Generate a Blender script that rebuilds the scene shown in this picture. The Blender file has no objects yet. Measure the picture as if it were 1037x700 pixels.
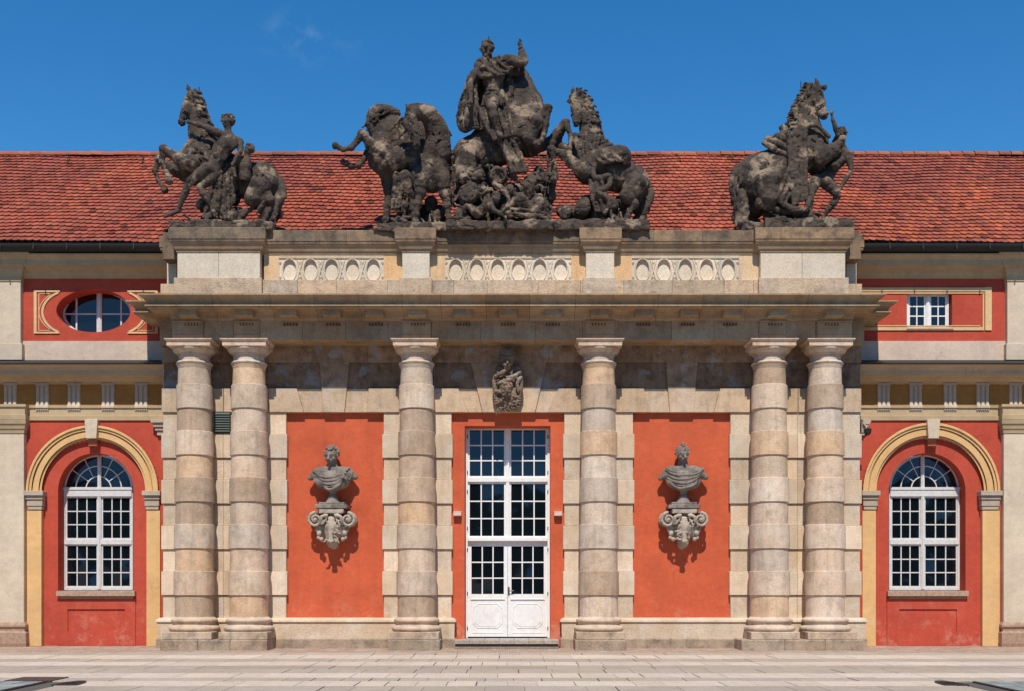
import bpy, math, random
import numpy as np
from mathutils import Vector

# ------------------------------------------------------------------ camera, sky, sun, exposure
SC = bpy.context.scene
D = 28.0            # camera distance to the portico wall plane (y = 0)
F = 1120.0          # focal length in photograph pixels
EYE = 1.65
def X(px, y=0.0): return (px - 518.5) * (D + y) / F
def Z(py, y=0.0): return EYE + (591.0 - py) * (D + y) / F

cam = bpy.data.cameras.new('camera'); camo = bpy.data.objects.new('camera', cam)
SC.collection.objects.link(camo); SC.camera = camo
camo.location = (0, -D, EYE); camo.rotation_euler = (math.radians(90), 0, 0)
cam.sensor_width = 36; cam.lens = 36 * F / 1037
cam.shift_y = (591 - 350) / 1037; cam.clip_end = 3000

SUN_EL, SUN_AZ = math.radians(55), math.radians(-2.0)      # azimuth measured from straight in front of the facade
w = bpy.data.worlds.new('World'); SC.world = w; w.use_nodes = True
nt = w.node_tree; bg = nt.nodes['Background']
sky = nt.nodes.new('ShaderNodeTexSky'); sky.sky_type = 'NISHITA'; sky.sun_disc = False
sky.sun_elevation = SUN_EL; sky.sun_rotation = math.radians(180) + SUN_AZ
sky.altitude = 300; sky.air_density = 1.0; sky.dust_density = 0.0; sky.ozone_density = 3.0
hs = nt.nodes.new('ShaderNodeHueSaturation'); hs.inputs['Saturation'].default_value = 1.36; hs.inputs['Value'].default_value = 1.52; hs.inputs['Hue'].default_value = 0.498
nt.links.new(sky.outputs[0], hs.inputs['Color']); 
dk = nt.nodes.new('ShaderNodeMix'); dk.data_type = 'RGBA'; dk.blend_type = 'DARKEN'; dk.inputs[0].default_value = 1.0
nt.links.new(hs.outputs[0], dk.inputs[6]); dk.inputs[7].default_value = (1.15, 3.4, 7.2, 1)      # an even, clear sky without a bright haze band
# one faint wisp of cloud, fixed in the sky above the left part of the roof
tc = nt.nodes.new('ShaderNodeTexCoord'); cdir = Vector(((312 - 518.5) / F, 1, (591 - 38) / F)).normalized()
def vmath(op, a_, b_=None):
    n_ = nt.nodes.new('ShaderNodeVectorMath'); n_.operation = op
    nt.links.new(a_, n_.inputs[0])
    if b_ is not None: n_.inputs[1].default_value = b_
    return n_
sub = vmath('SUBTRACT', tc.outputs['Generated'], cdir); mul = vmath('MULTIPLY', sub.outputs[0], (20, 30, 42)); ln = vmath('LENGTH', mul.outputs[0])
nz = nt.nodes.new('ShaderNodeTexNoise'); nz.inputs['Scale'].default_value = 62; nz.inputs['Detail'].default_value = 6; nt.links.new(tc.outputs['Generated'], nz.inputs['Vector'])
mr_ = nt.nodes.new('ShaderNodeMapRange'); mr_.inputs[1].default_value = 1.0; mr_.inputs[2].default_value = 0.0; nt.links.new(ln.outputs['Value'], mr_.inputs[0])
nz2 = nt.nodes.new('ShaderNodeMapRange'); nz2.inputs[1].default_value = 0.48; nz2.inputs[2].default_value = 0.7; nt.links.new(nz.outputs[0], nz2.inputs[0])
cm = nt.nodes.new('ShaderNodeMath'); cm.operation = 'MULTIPLY'; nt.links.new(mr_.outputs[0], cm.inputs[0]); nt.links.new(nz2.outputs[0], cm.inputs[1])
cs = nt.nodes.new('ShaderNodeMath'); cs.operation = 'MULTIPLY'; nt.links.new(cm.outputs[0], cs.inputs[0]); cs.inputs[1].default_value = 0.22
cl = nt.nodes.new('ShaderNodeMix'); cl.data_type = 'RGBA'; nt.links.new(cs.outputs[0], cl.inputs[0]); nt.links.new(dk.outputs[2], cl.inputs[6]); cl.inputs[7].default_value = (3.6, 5.2, 8.0, 1)
nt.links.new(cl.outputs[2], bg.inputs[0]); bg.inputs[1].default_value = 0.095
sl = bpy.data.lights.new('sun', 'SUN'); sl.energy = 4.9; sl.angle = math.radians(0.5); sl.color = (1.0, 0.93, 0.83)
so = bpy.data.objects.new('sun', sl); SC.collection.objects.link(so)
sdir = Vector((math.sin(SUN_AZ) * math.cos(SUN_EL), -math.cos(SUN_AZ) * math.cos(SUN_EL), math.sin(SUN_EL)))
so.rotation_euler = sdir.to_track_quat('Z', 'Y').to_euler(); so.location = (0, -20, 40)
vs = SC.view_settings; vs.view_transform = 'Standard'; vs.look = 'None'; vs.gamma = 1; vs.exposure = 0.0
vs.use_curve_mapping = False

R = random.Random(7)
C = SC.collection

# ------------------------------------------------------------------ material helpers
def new_mat(name):
    m = bpy.data.materials.new(name); m.use_nodes = True
    n = m.node_tree.nodes; b = n['Principled BSDF']
    return m, m.node_tree, n, b
def col4(c): return (c[0], c[1], c[2], 1)
def mixc(t, mode, fac, a, b):
    n = t.nodes.new('ShaderNodeMix'); n.data_type = 'RGBA'; n.blend_type = mode
    for sock, v in ((n.inputs[0], fac), (n.inputs[6], a), (n.inputs[7], b)):
        if isinstance(v, bpy.types.NodeSocket): t.links.new(v, sock)
        elif isinstance(v, (int, float)): sock.default_value = v
        else: sock.default_value = col4(v)
    return n.outputs[2]
def noise(t, co, scale, detail=4, rough=0.55, sc3=None):
    if sc3:
        mp = t.nodes.new('ShaderNodeMapping'); mp.inputs['Scale'].default_value = sc3
        t.links.new(co, mp.inputs[0]); co = mp.outputs[0]
    n = t.nodes.new('ShaderNodeTexNoise'); n.inputs['Scale'].default_value = scale
    n.inputs['Detail'].default_value = detail; n.inputs['Roughness'].default_value = rough
    t.links.new(co, n.inputs['Vector']); return n.outputs[0]
def ramp(t, v, lo, hi, a=(0, 0, 0), b=(1, 1, 1)):
    n = t.nodes.new('ShaderNodeValToRGB'); e = n.color_ramp.elements
    e[0].position = lo; e[1].position = hi; e[0].color = col4(a); e[1].color = col4(b)
    t.links.new(v, n.inputs[0]); return n.outputs[0]
def coords(t):
    n = t.nodes.new('ShaderNodeTexCoord'); return n.outputs['Object']
def tint_node(t):
    n = t.nodes.new('ShaderNodeVertexColor'); n.layer_name = 'tint'; return n.outputs[0]
def bump(t, b, h, strength, dist):
    n = t.nodes.new('ShaderNodeBump'); n.inputs['Strength'].default_value = strength
    n.inputs['Distance'].default_value = dist
    t.links.new(h, n.inputs['Height']); t.links.new(n.outputs[0], b.inputs['Normal'])

def stone(name, base, alt, dark, stain=0.5, pit=0.3, rough=0.9, bmp=0.5, streak=0.35, big=0.8, light=None, lightamt=0.0):
    """weathered masonry: own colour, second hue in patches, dark crust, vertical run marks, pits"""
    m, t, n, b = new_mat(name); co = coords(t)
    v = mixc(t, 'MIX', ramp(t, noise(t, co, big, 5, 0.6), 0.38, 0.66), base, alt)
    f = ramp(t, noise(t, co, 3.3, 7, 0.68), 0.46, 0.72)
    v = mixc(t, 'MIX', mixc(t, 'MULTIPLY', 1, f, (stain,) * 3), v, dark)
    s = ramp(t, noise(t, co, 2.2, 5, 0.6, (3.2, 3.2, 0.35)), 0.5, 0.78)
    v = mixc(t, 'MIX', mixc(t, 'MULTIPLY', 1, s, (streak,) * 3), v, dark)
    if light:
        lf = ramp(t, noise(t, co, 1.9, 6, 0.65), 0.54, 0.62)
        v = mixc(t, 'MIX', mixc(t, 'MULTIPLY', 1, lf, (lightamt,) * 3), v, light)
    g = ramp(t, noise(t, co, 38, 3, 0.7), 0.3, 0.75, (0.72,) * 3, (1.2,) * 3)
    v = mixc(t, 'MULTIPLY', 1, v, g)
    p = ramp(t, noise(t, co, 19, 5, 0.75), 0.62, 0.74)
    v = mixc(t, 'MIX', mixc(t, 'MULTIPLY', 1, p, (pit,) * 3), v, [c * 0.4 for c in dark])
    v = mixc(t, 'MULTIPLY', 1, v, tint_node(t))
    t.links.new(v, b.inputs['Base Color']); b.inputs['Roughness'].default_value = rough
    b.inputs['Specular IOR Level'].default_value = 0.25
    h = mixc(t, 'SUBTRACT', 1, noise(t, co, 24, 6, 0.7), p)
    h = mixc(t, 'ADD', 1, h, noise(t, co, 5, 4, 0.6))
    bump(t, b, h, bmp, 0.02); return m

def plaster(name, base, worn, wornamt=0.25, low=None):
    """painted render with faint clouding and pale damp bloom towards the foot of the wall (a bloom with its own shape)"""
    m, t, n, b = new_mat(name); co = coords(t)
    v = mixc(t, 'MIX', ramp(t, noise(t, co, 0.9, 6, 0.62), 0.35, 0.7), base, [c * k for c, k in zip(base, (0.80, 0.80, 0.82))])
    v = mixc(t, 'MULTIPLY', 1, v, ramp(t, noise(t, co, 5.0, 4, 0.5, (1, 1, 1.6)), 0.3, 0.7, (0.93,) * 3, (1.05,) * 3))
    f = ramp(t, noise(t, co, 3.0, 8, 0.72, (1, 1, 0.7)), 0.55, 0.75)
    v = mixc(t, 'MIX', mixc(t, 'MULTIPLY', 1, f, (wornamt,) * 3), v, worn)
    sp = t.nodes.new('ShaderNodeSeparateXYZ'); t.links.new(co, sp.inputs[0])
    mr = t.nodes.new('ShaderNodeMapRange'); mr.inputs[1].default_value = 1.45; mr.inputs[2].default_value = 0.25
    t.links.new(sp.outputs[2], mr.inputs[0])
    f2 = mixc(t, 'MULTIPLY', 1, mr.outputs[0], ramp(t, noise(t, co, 2.0, 9, 0.75), 0.52, 0.66))
    v = mixc(t, 'MIX', mixc(t, 'MULTIPLY', 1, f2, (0.5,) * 3), v, low or worn)
    s = ramp(t, noise(t, co, 2.0, 5, 0.6, (3.5, 3.5, 0.25)), 0.52, 0.8)
    v = mixc(t, 'MIX', mixc(t, 'MULTIPLY', 1, s, (0.22,) * 3), v, [c * 0.55 for c in base])
    vo = t.nodes.new('ShaderNodeTexVoronoi'); vo.feature = 'DISTANCE_TO_EDGE'; vo.inputs['Scale'].default_value = 0.75
    wp = t.nodes.new('ShaderNodeVectorMath'); wp.operation = 'ADD'; wn = t.nodes.new('ShaderNodeTexNoise'); wn.inputs['Scale'].default_value = 2.2; wn.inputs['Detail'].default_value = 6
    t.links.new(co, wn.inputs['Vector']); t.links.new(co, wp.inputs[0]); t.links.new(wn.outputs['Color'], wp.inputs[1]); t.links.new(wp.outputs[0], vo.inputs['Vector'])
    ck = mixc(t, 'MULTIPLY', 1, ramp(t, vo.outputs[0], 0.0, 0.010, (1, 1, 1), (0, 0, 0)), ramp(t, noise(t, co, 0.8, 3), 0.48, 0.6))
    v = mixc(t, 'MIX', mixc(t, 'MULTIPLY', 1, ck, (0.4,) * 3), v, [c * 0.4 for c in base])
    v = mixc(t, 'MULTIPLY', 1, v, ramp(t, noise(t, co, 30, 3, 0.7), 0.3, 0.75, (0.88,) * 3, (1.08,) * 3))
    v = mixc(t, 'MULTIPLY', 1, v, tint_node(t))
    t.links.new(v, b.inputs['Base Color']); b.inputs['Roughness'].default_value = 0.92
    b.inputs['Specular IOR Level'].default_value = 0.15
    bump(t, b, noise(t, co, 16, 6, 0.7), 0.3, 0.012); return m

def plain(name, c, rough=0.5, metal=0.0, var=0.12, bmp=0.1, nscale=12, grime=None):
    m, t, n, b = new_mat(name); co = coords(t)
    v = mixc(t, 'MULTIPLY', 1, c, ramp(t, noise(t, co, nscale, 5, 0.65), 0.3, 0.7, (1 - var,) * 3, (1 + var * 0.4,) * 3))
    if grime:
        v = mixc(t, 'MIX', mixc(t, 'MULTIPLY', 1, ramp(t, noise(t, co, 3.5, 8, 0.75, (1.6, 1.6, .8)), 0.54, 0.72), (grime[3],) * 3), v, grime[:3])
        v = mixc(t, 'MIX', mixc(t, 'MULTIPLY', 1, ramp(t, noise(t, co, 26, 5, 0.8), 0.62, 0.72), (grime[3],) * 3), v, grime[:3])
    v = mixc(t, 'MULTIPLY', 1, v, tint_node(t))
    t.links.new(v, b.inputs['Base Color']); b.inputs['Roughness'].default_value = rough; b.inputs['Metallic'].default_value = metal
    if bmp: bump(t, b, noise(t, co, 30, 4, 0.6), bmp, 0.004)
    return m

MAT = {}
MAT['sand'] = stone('sandstone', (0.66, 0.535, 0.40), (0.58, 0.44, 0.30), (0.26, 0.19, 0.135), 0.25, 0.15, bmp=0.35, streak=0.32, light=(0.70, 0.64, 0.56), lightamt=0.3)
MAT['drum'] = stone('column_sandstone', (0.68, 0.545, 0.42), (0.62, 0.455, 0.315), (0.22, 0.165, 0.12), 0.52, 0.55, bmp=0.55, streak=0.42)
MAT['plinth'] = stone('plinth_stone', (0.46, 0.355, 0.26), (0.36, 0.265, 0.18), (0.09, 0.075, 0.06), 0.75, 0.6, bmp=0.7)
MAT['lintelstone'] = stone('lintel_sandstone', (0.64, 0.47, 0.325), (0.56, 0.40, 0.25), (0.14, 0.10, 0.075), 0.45, 0.35, bmp=0.5,
                     light=(0.48, 0.46, 0.43), lightamt=0.25)  # own stone colour of the lintel blocks
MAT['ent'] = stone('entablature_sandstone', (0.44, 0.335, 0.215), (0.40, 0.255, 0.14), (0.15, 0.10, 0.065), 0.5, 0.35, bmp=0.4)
MAT['attic'] = stone('parapet_sandstone', (0.66, 0.53, 0.38), (0.66, 0.46, 0.27), (0.22, 0.165, 0.12), 0.3, 0.25, bmp=0.35)
MAT['atticpale'] = stone('pale_parapet_stone', (0.68, 0.585, 0.46), (0.64, 0.53, 0.39), (0.33, 0.27, 0.2), 0.25, 0.2, bmp=0.3, streak=0.15)
MAT['porous'] = stone('porous_parapet_stone', (0.60, 0.465, 0.335), (0.56, 0.41, 0.27), (0.15, 0.115, 0.09), 0.6, 0.9, bmp=0.9)
MAT['cope'] = stone('blackened_coping_stone', (0.34, 0.235, 0.145), (0.17, 0.125, 0.09), (0.05, 0.045, 0.04), 0.85, 0.5, bmp=0.7, big=1.6)
MAT['statue'] = stone('weathered_statue_stone', (0.115, 0.084, 0.062), (0.070, 0.053, 0.042), (0.020, 0.016, 0.014), 0.9, 0.6, bmp=0.9, big=1.6,
                      light=(0.36, 0.265, 0.18), lightamt=0.8)
MAT['dirt_and_shadow'] = stone('dirty_shadowed_lintel_stone', (0.42, 0.28, 0.175), (0.28, 0.18, 0.11), (0.085, 0.06, 0.045), 0.85, 0.4, bmp=0.5, big=1.3, light=(0.36, 0.34, 0.32), lightamt=0.9)  # brown dirt and grey patches, darkened to paint in the cornice shadow
MAT['bust'] = stone('bust_stone', (0.30, 0.25, 0.21), (0.20, 0.165, 0.14), (0.06, 0.052, 0.046), 0.6, 0.4, bmp=0.5, big=3)
MAT['bracket'] = stone('bracket_stone', (0.50, 0.42, 0.33), (0.38, 0.31, 0.24), (0.10, 0.085, 0.07), 0.6, 0.4, bmp=0.5, big=3)
MAT['red'] = plaster('red_plaster', (0.62, 0.124, 0.054), (0.66, 0.26, 0.16), 0.25, (0.68, 0.42, 0.3))
MAT['redwing'] = plaster('wing_red_plaster', (0.53, 0.085, 0.05), (0.62, 0.24, 0.15), 0.12, (0.66, 0.36, 0.26))
MAT['yellow'] = plaster('ochre_plaster', (0.76, 0.47, 0.205), (0.76, 0.57, 0.36), 0.3, (0.66, 0.56, 0.45))
MAT['paleochre'] = plaster('pale_ochre_plaster', (0.74, 0.50, 0.26), (0.76, 0.60, 0.42), 0.3)
MAT['ochre'] = plaster('dark_ochre_plaster', (0.38, 0.18, 0.05), (0.44, 0.25, 0.10), 0.5)
MAT['cream'] = plaster('cream_plaster', (0.68, 0.555, 0.405), (0.70, 0.59, 0.46), 0.3, (0.42, 0.36, 0.29))
MAT['mould'] = plaster('buff_plaster', (0.54, 0.40, 0.24), (0.58, 0.45, 0.31), 0.3)
MAT['pinkband'] = plaster('pinkish_plaster', (0.68, 0.52, 0.40), (0.72, 0.60, 0.47), 0.5)
MAT['grey'] = plaster('grey_plaster', (0.50, 0.405, 0.305), (0.56, 0.46, 0.36), 0.4)
MAT['white'] = plain('white_paint', (0.80, 0.79, 0.76), 0.55, var=0.1, grime=(0.42, 0.37, 0.31, 0.35))
MAT['agedwhite'] = plain('aged_white_paint', (0.64, 0.625, 0.60), 0.55, var=0.15, grime=(0.36, 0.33, 0.3, 0.4))
MAT['sill'] = plain('sill_stone', (0.44, 0.29, 0.20), 0.85, var=0.35, bmp=0.5)
MAT['iron'] = plain('dark_iron', (0.028, 0.026, 0.025), 0.55, 0.3, var=0.3)
MAT['gutter'] = plain('dark_gutter_metal', (0.012, 0.014, 0.012), 0.6, 0.0, var=0.3)
MAT['lead'] = plain('weathered_lead', (0.14, 0.155, 0.155), 0.5, 0.4, var=0.4)
MAT['vent'] = plain('grey_green_metal', (0.10, 0.13, 0.11), 0.5, 0.2)
MAT['brass'] = plain('worn_handle_metal', (0.12, 0.11, 0.10), 0.35, 0.9)
MAT['granite'] = plain('step_granite', (0.40, 0.34, 0.28), 0.85, var=0.4, bmp=0.5)

def glass_mat():
    m, t, n, b = new_mat('window_glass'); co = coords(t)
    b.inputs['Base Color'].default_value = (0.004, 0.007, 0.010, 1); b.inputs['Roughness'].default_value = 0.03
    b.inputs['IOR'].default_value = 1.52; b.inputs['Specular IOR Level'].default_value = 0.9
    t.links.new(mixc(t, 'MULTIPLY', 1, (0.004, 0.007, 0.010), tint_node(t)), b.inputs['Base Color'])
    bump(t, b, noise(t, co, 1.3, 2, 0.5), 0.12, 0.01); return m
MAT['glass'] = glass_mat()

def tile_mat():
    m, t, n, b = new_mat('clay_roof_tiles'); co = coords(t)
    v = mixc(t, 'MIX', ramp(t, noise(t, co, 0.32, 6, 0.7), 0.38, 0.66), (0.40, 0.10, 0.052), (0.27, 0.072, 0.05))
    v = mixc(t, 'MULTIPLY', 1, v, tint_node(t))
    v = mixc(t, 'MIX', mixc(t, 'MULTIPLY', 1, ramp(t, noise(t, co, 7, 7, 0.75), 0.5, 0.7), (0.5,) * 3), v, (0.10, 0.055, 0.045))
    v = mixc(t, 'MIX', mixc(t, 'MULTIPLY', 1, ramp(t, noise(t, co, 0.9, 8, 0.8), 0.55, 0.68), (0.3,) * 3), v, (0.14, 0.075, 0.06))
    v = mixc(t, 'MULTIPLY', 1, v, ramp(t, noise(t, co, 45, 3, 0.7), 0.3, 0.75, (0.75,) * 3, (1.15,) * 3))
    t.links.new(v, b.inputs['Base Color']); b.inputs['Roughness'].default_value = 0.8; b.inputs['Specular IOR Level'].default_value = 0.25
    bump(t, b, noise(t, co, 40, 4, 0.7), 0.4, 0.01); return m
MAT['tile'] = tile_mat()

# ------------------------------------------------------------------ mesh builder
class MB:
    def __init__(s): s.v = []; s.f = []; s.t = []; s.sm = []; s.marks = []
    def cut(s): s.marks.append((len(s.v), len(s.f)))       # what follows is a piece of its own
    def build_each(s, name, mat, parent=None, bevel=0.0):
        ms = [(0, 0)] + s.marks + [(len(s.v), len(s.f))]; out = []
        for (v0, f0), (v1, f1) in zip(ms[:-1], ms[1:]):
            if f1 == f0: continue
            q = MB(); q.v = s.v[v0:v1]; q.f = [tuple(i - v0 for i in f) for f in s.f[f0:f1]]; q.t = s.t[f0:f1]; q.sm = s.sm[f0:f1]; out.append(q.build(name, mat, parent, bevel))
        return out
    def add(s, vs, fs, tint=(1, 1, 1), smooth=False):
        o = len(s.v); s.v += [tuple(p) for p in vs]
        for f in fs: s.f.append(tuple(i + o for i in f)); s.t.append(tint); s.sm.append(smooth)
    def box(s, x0, x1, y0, y1, z0, z1, tint=(1, 1, 1)):
        if x0 > x1: x0, x1 = x1, x0
        if y0 > y1: y0, y1 = y1, y0
        if z0 > z1: z0, z1 = z1, z0
        s.add([(x0, y0, z0), (x1, y0, z0), (x1, y1, z0), (x0, y1, z0), (x0, y0, z1), (x1, y0, z1), (x1, y1, z1), (x0, y1, z1)],
              [(0, 3, 2, 1), (4, 5, 6, 7), (0, 1, 5, 4), (1, 2, 6, 5), (2, 3, 7, 6), (3, 0, 4, 7)], tint)
    def prism(s, pts, y0, y1, tint=(1, 1, 1)):
        """pts: (x, z) outline, extruded from y0 (front) to y1"""
        a = sum(pts[i][0] * pts[(i + 1) % len(pts)][1] - pts[(i + 1) % len(pts)][0] * pts[i][1] for i in range(len(pts)))
        if a < 0: pts = pts[::-1]
        n = len(pts); vs = [(x, y0, z) for x, z in pts] + [(x, y1, z) for x, z in pts]
        fs = [tuple(range(n)), tuple(range(2 * n - 1, n - 1, -1))] + [(i, n + i, n + (i + 1) % n, (i + 1) % n) for i in range(n)]
        s.add(vs, fs, tint)
    def lathe(s, cx, cy, prof, n=40, tints=None, smooth=True, a0=0, a1=2 * math.pi):
        """prof: list of (r, z) from bottom to top; a None entry breaks smoothing"""
        for k in range(len(prof) - 1):
            if prof[k] is None or prof[k + 1] is None: continue
            (r0, z0), (r1, z1) = prof[k], prof[k + 1]
            vs = []
            for i in range(n):
                a = 2 * math.pi * i / n; vs.append((cx + r0 * math.cos(a), cy + r0 * math.sin(a), z0))
            for i in range(n):
                a = 2 * math.pi * i / n; vs.append((cx + r1 * math.cos(a), cy + r1 * math.sin(a), z1))
            s.add(vs, [(i, (i + 1) % n, n + (i + 1) % n, n + i) for i in range(n)], tints(0.5 * (z0 + z1)) if tints else (1, 1, 1), smooth)
    def sweep(s, path, prof, tints=None, cap=True, closed_prof=True):
        """path: (x, y) points, outward is to the right of travel; prof: (out, z) outline"""
        n = len(path); offs = []
        for i in range(n):
            def nrm(a, b):
                dx, dy = b[0] - a[0], b[1] - a[1]; l = math.hypot(dx, dy); return (dy / l, -dx / l)
            n0 = nrm(path[i - 1], path[i]) if i else None
            n1 = nrm(path[i], path[i + 1]) if i < n - 1 else None
            if n0 is None: m = n1
            elif n1 is None: m = n0
            else:
                k = 1 + n0[0] * n1[0] + n0[1] * n1[1]; m = ((n0[0] + n1[0]) / k, (n0[1] + n1[1]) / k)
            offs.append(m)
        rings = [[(p[0] + o * m[0], p[1] + o * m[1], z) for o, z in prof] for p, m in zip(path, offs)]
        q = len(prof)
        for i in range(n - 1):
            t = tints(i) if tints else (1, 1, 1)
            s.add(rings[i] + rings[i + 1], [(j, (j + 1) % q, q + (j + 1) % q, q + j) for j in range(q if closed_prof else q - 1)], t)
        if cap and closed_prof:
            s.add(rings[0], [tuple(range(q - 1, -1, -1))]); s.add(rings[-1], [tuple(range(q))])
    def tube(s, pts, r, n=8, tint=(1, 1, 1)):
        pts = [Vector(p) for p in pts]; rings = []
        for i, p in enumerate(pts):
            d = (pts[min(i + 1, len(pts) - 1)] - pts[max(i - 1, 0)]).normalized()
            u = d.cross(Vector((0, 1, 0.01))).normalized(); v = d.cross(u)
            rr = r[i] if isinstance(r, (list, tuple)) else r
            rings.append([p + (u * math.cos(2 * math.pi * k / n) + v * math.sin(2 * math.pi * k / n)) * rr for k in range(n)])
        vs = [tuple(q) for ring in rings for q in ring]; fs = []
        for i in range(len(pts) - 1):
            for k in range(n): fs.append((i * n + k, i * n + (k + 1) % n, (i + 1) * n + (k + 1) % n, (i + 1) * n + k))
        s.add(vs, fs, tint, True)
        s.add(vs[:n], [tuple(range(n - 1, -1, -1))], tint); s.add(vs[-n:], [tuple(range(n))], tint)
    def hole_wall(s, rect, hole, cen, y, depth, tint=(1, 1, 1), rtint=None, slab=0.0):
        """wall face at y covering rect (x0,x1,z0,z1) with a star-shaped hole; reveal runs back by depth"""
        x0, x1, z0, z1 = rect; cx, cz = cen
        angs = [math.atan2(z - cz, x - cx) for x, z in hole] + [math.atan2(z - cz, x - cx) for x in (x0, x1) for z in (z0, z1)]
        angs = sorted(set(round(a, 6) for a in angs))
        def hit_poly(a):
            dx, dz = math.cos(a), math.sin(a); best = None
            for i in range(len(hole)):
                ax, az = hole[i]; bx, bz = hole[(i + 1) % len(hole)]
                ex, ez = bx - ax, bz - az; den = dx * ez - dz * ex
                if abs(den) < 1e-12: continue
                tt = ((ax - cx) * ez - (az - cz) * ex) / den; uu = ((ax - cx) * dz - (az - cz) * dx) / den
                if tt > 1e-6 and -1e-4 <= uu <= 1 + 1e-4: best = tt if best is None else min(best, tt)
            return (cx + dx * best, cz + dz * best)
        def hit_rect(a):
            dx, dz = math.cos(a), math.sin(a); ts = []
            if dx > 1e-9: ts.append((x1 - cx) / dx)
            if dx < -1e-9: ts.append((x0 - cx) / dx)
            if dz > 1e-9: ts.append((z1 - cz) / dz)
            if dz < -1e-9: ts.append((z0 - cz) / dz)
            tt = min(ts); return (cx + dx * tt, cz + dz * tt)
        H = [hit_poly(a) for a in angs]; O = [hit_rect(a) for a in angs]; n = len(angs)
        vs = [(x, y, z) for x, z in H] + [(x, y, z) for x, z in O]
        s.add(vs, [(i, n + i, n + (i + 1) % n, (i + 1) % n) for i in range(n)], tint)
        vs = [(x, y, z) for x, z in H] + [(x, y + depth, z) for x, z in H]
        s.add(vs, [(i, (i + 1) % n, n + (i + 1) % n, n + i) for i in range(n)], rtint or tint)
        if slab:
            vs = [(x, y, z) for x, z in O] + [(x, y + slab, z) for x, z in O]
            s.add(vs, [(i, n + i, n + (i + 1) % n, (i + 1) % n) for i in range(n)], tint)
    def build(s, name, mat, parent=None, bevel=0.0, loc=None, recalc=False):
        me = bpy.data.meshes.new(name)
        v = s.v
        if loc: v = [(a - loc[0], b - loc[1], c - loc[2]) for a, b, c in v]
        me.from_pydata(v, [], s.f); me.materials.append(MAT[mat] if isinstance(mat, str) else mat)
        me.polygons.foreach_set('use_smooth', s.sm)
        ca = me.color_attributes.new('tint', 'FLOAT_COLOR', 'CORNER')
        arr = np.ones((len(me.loops), 4), np.float32); k = 0
        for f, t in zip(s.f, s.t): arr[k:k + len(f), :3] = t; k += len(f)
        ca.data.foreach_set('color', arr.ravel())
        if recalc:
            import bmesh
            bm = bmesh.new(); bm.from_mesh(me); bmesh.ops.remove_doubles(bm, verts=bm.verts, dist=1e-5)
            bmesh.ops.recalc_face_normals(bm, faces=bm.faces); bm.to_mesh(me); bm.free()
        o = bpy.data.objects.new(name, me); C.objects.link(o)
        if parent: o.parent = parent
        if loc: o.location = loc
        if bevel:
            b = o.modifiers.new('bevel', 'BEVEL'); b.width = bevel; b.segments = 1; b.limit_method = 'ANGLE'; b.angle_limit = math.radians(40)
        return o
def tag(o, label=None, cat=None, group=None, kind=None):
    if label: o['label'] = label
    if cat: o['category'] = cat
    if group: o['group'] = group
    if kind: o['kind'] = kind
    return o
def empty(name, loc=(0, 0, 0), label=None, cat=None, group=None):
    o = bpy.data.objects.new(name, None); C.objects.link(o); o.location = loc; return tag(o, label, cat, group)
def jit(a=0.08, warm=0.03, base=1.0):
    k = base * (1 + R.uniform(-a, a)); w_ = R.uniform(-warm, warm)
    return (k * (1 + w_), k, k * (1 - w_))

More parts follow.
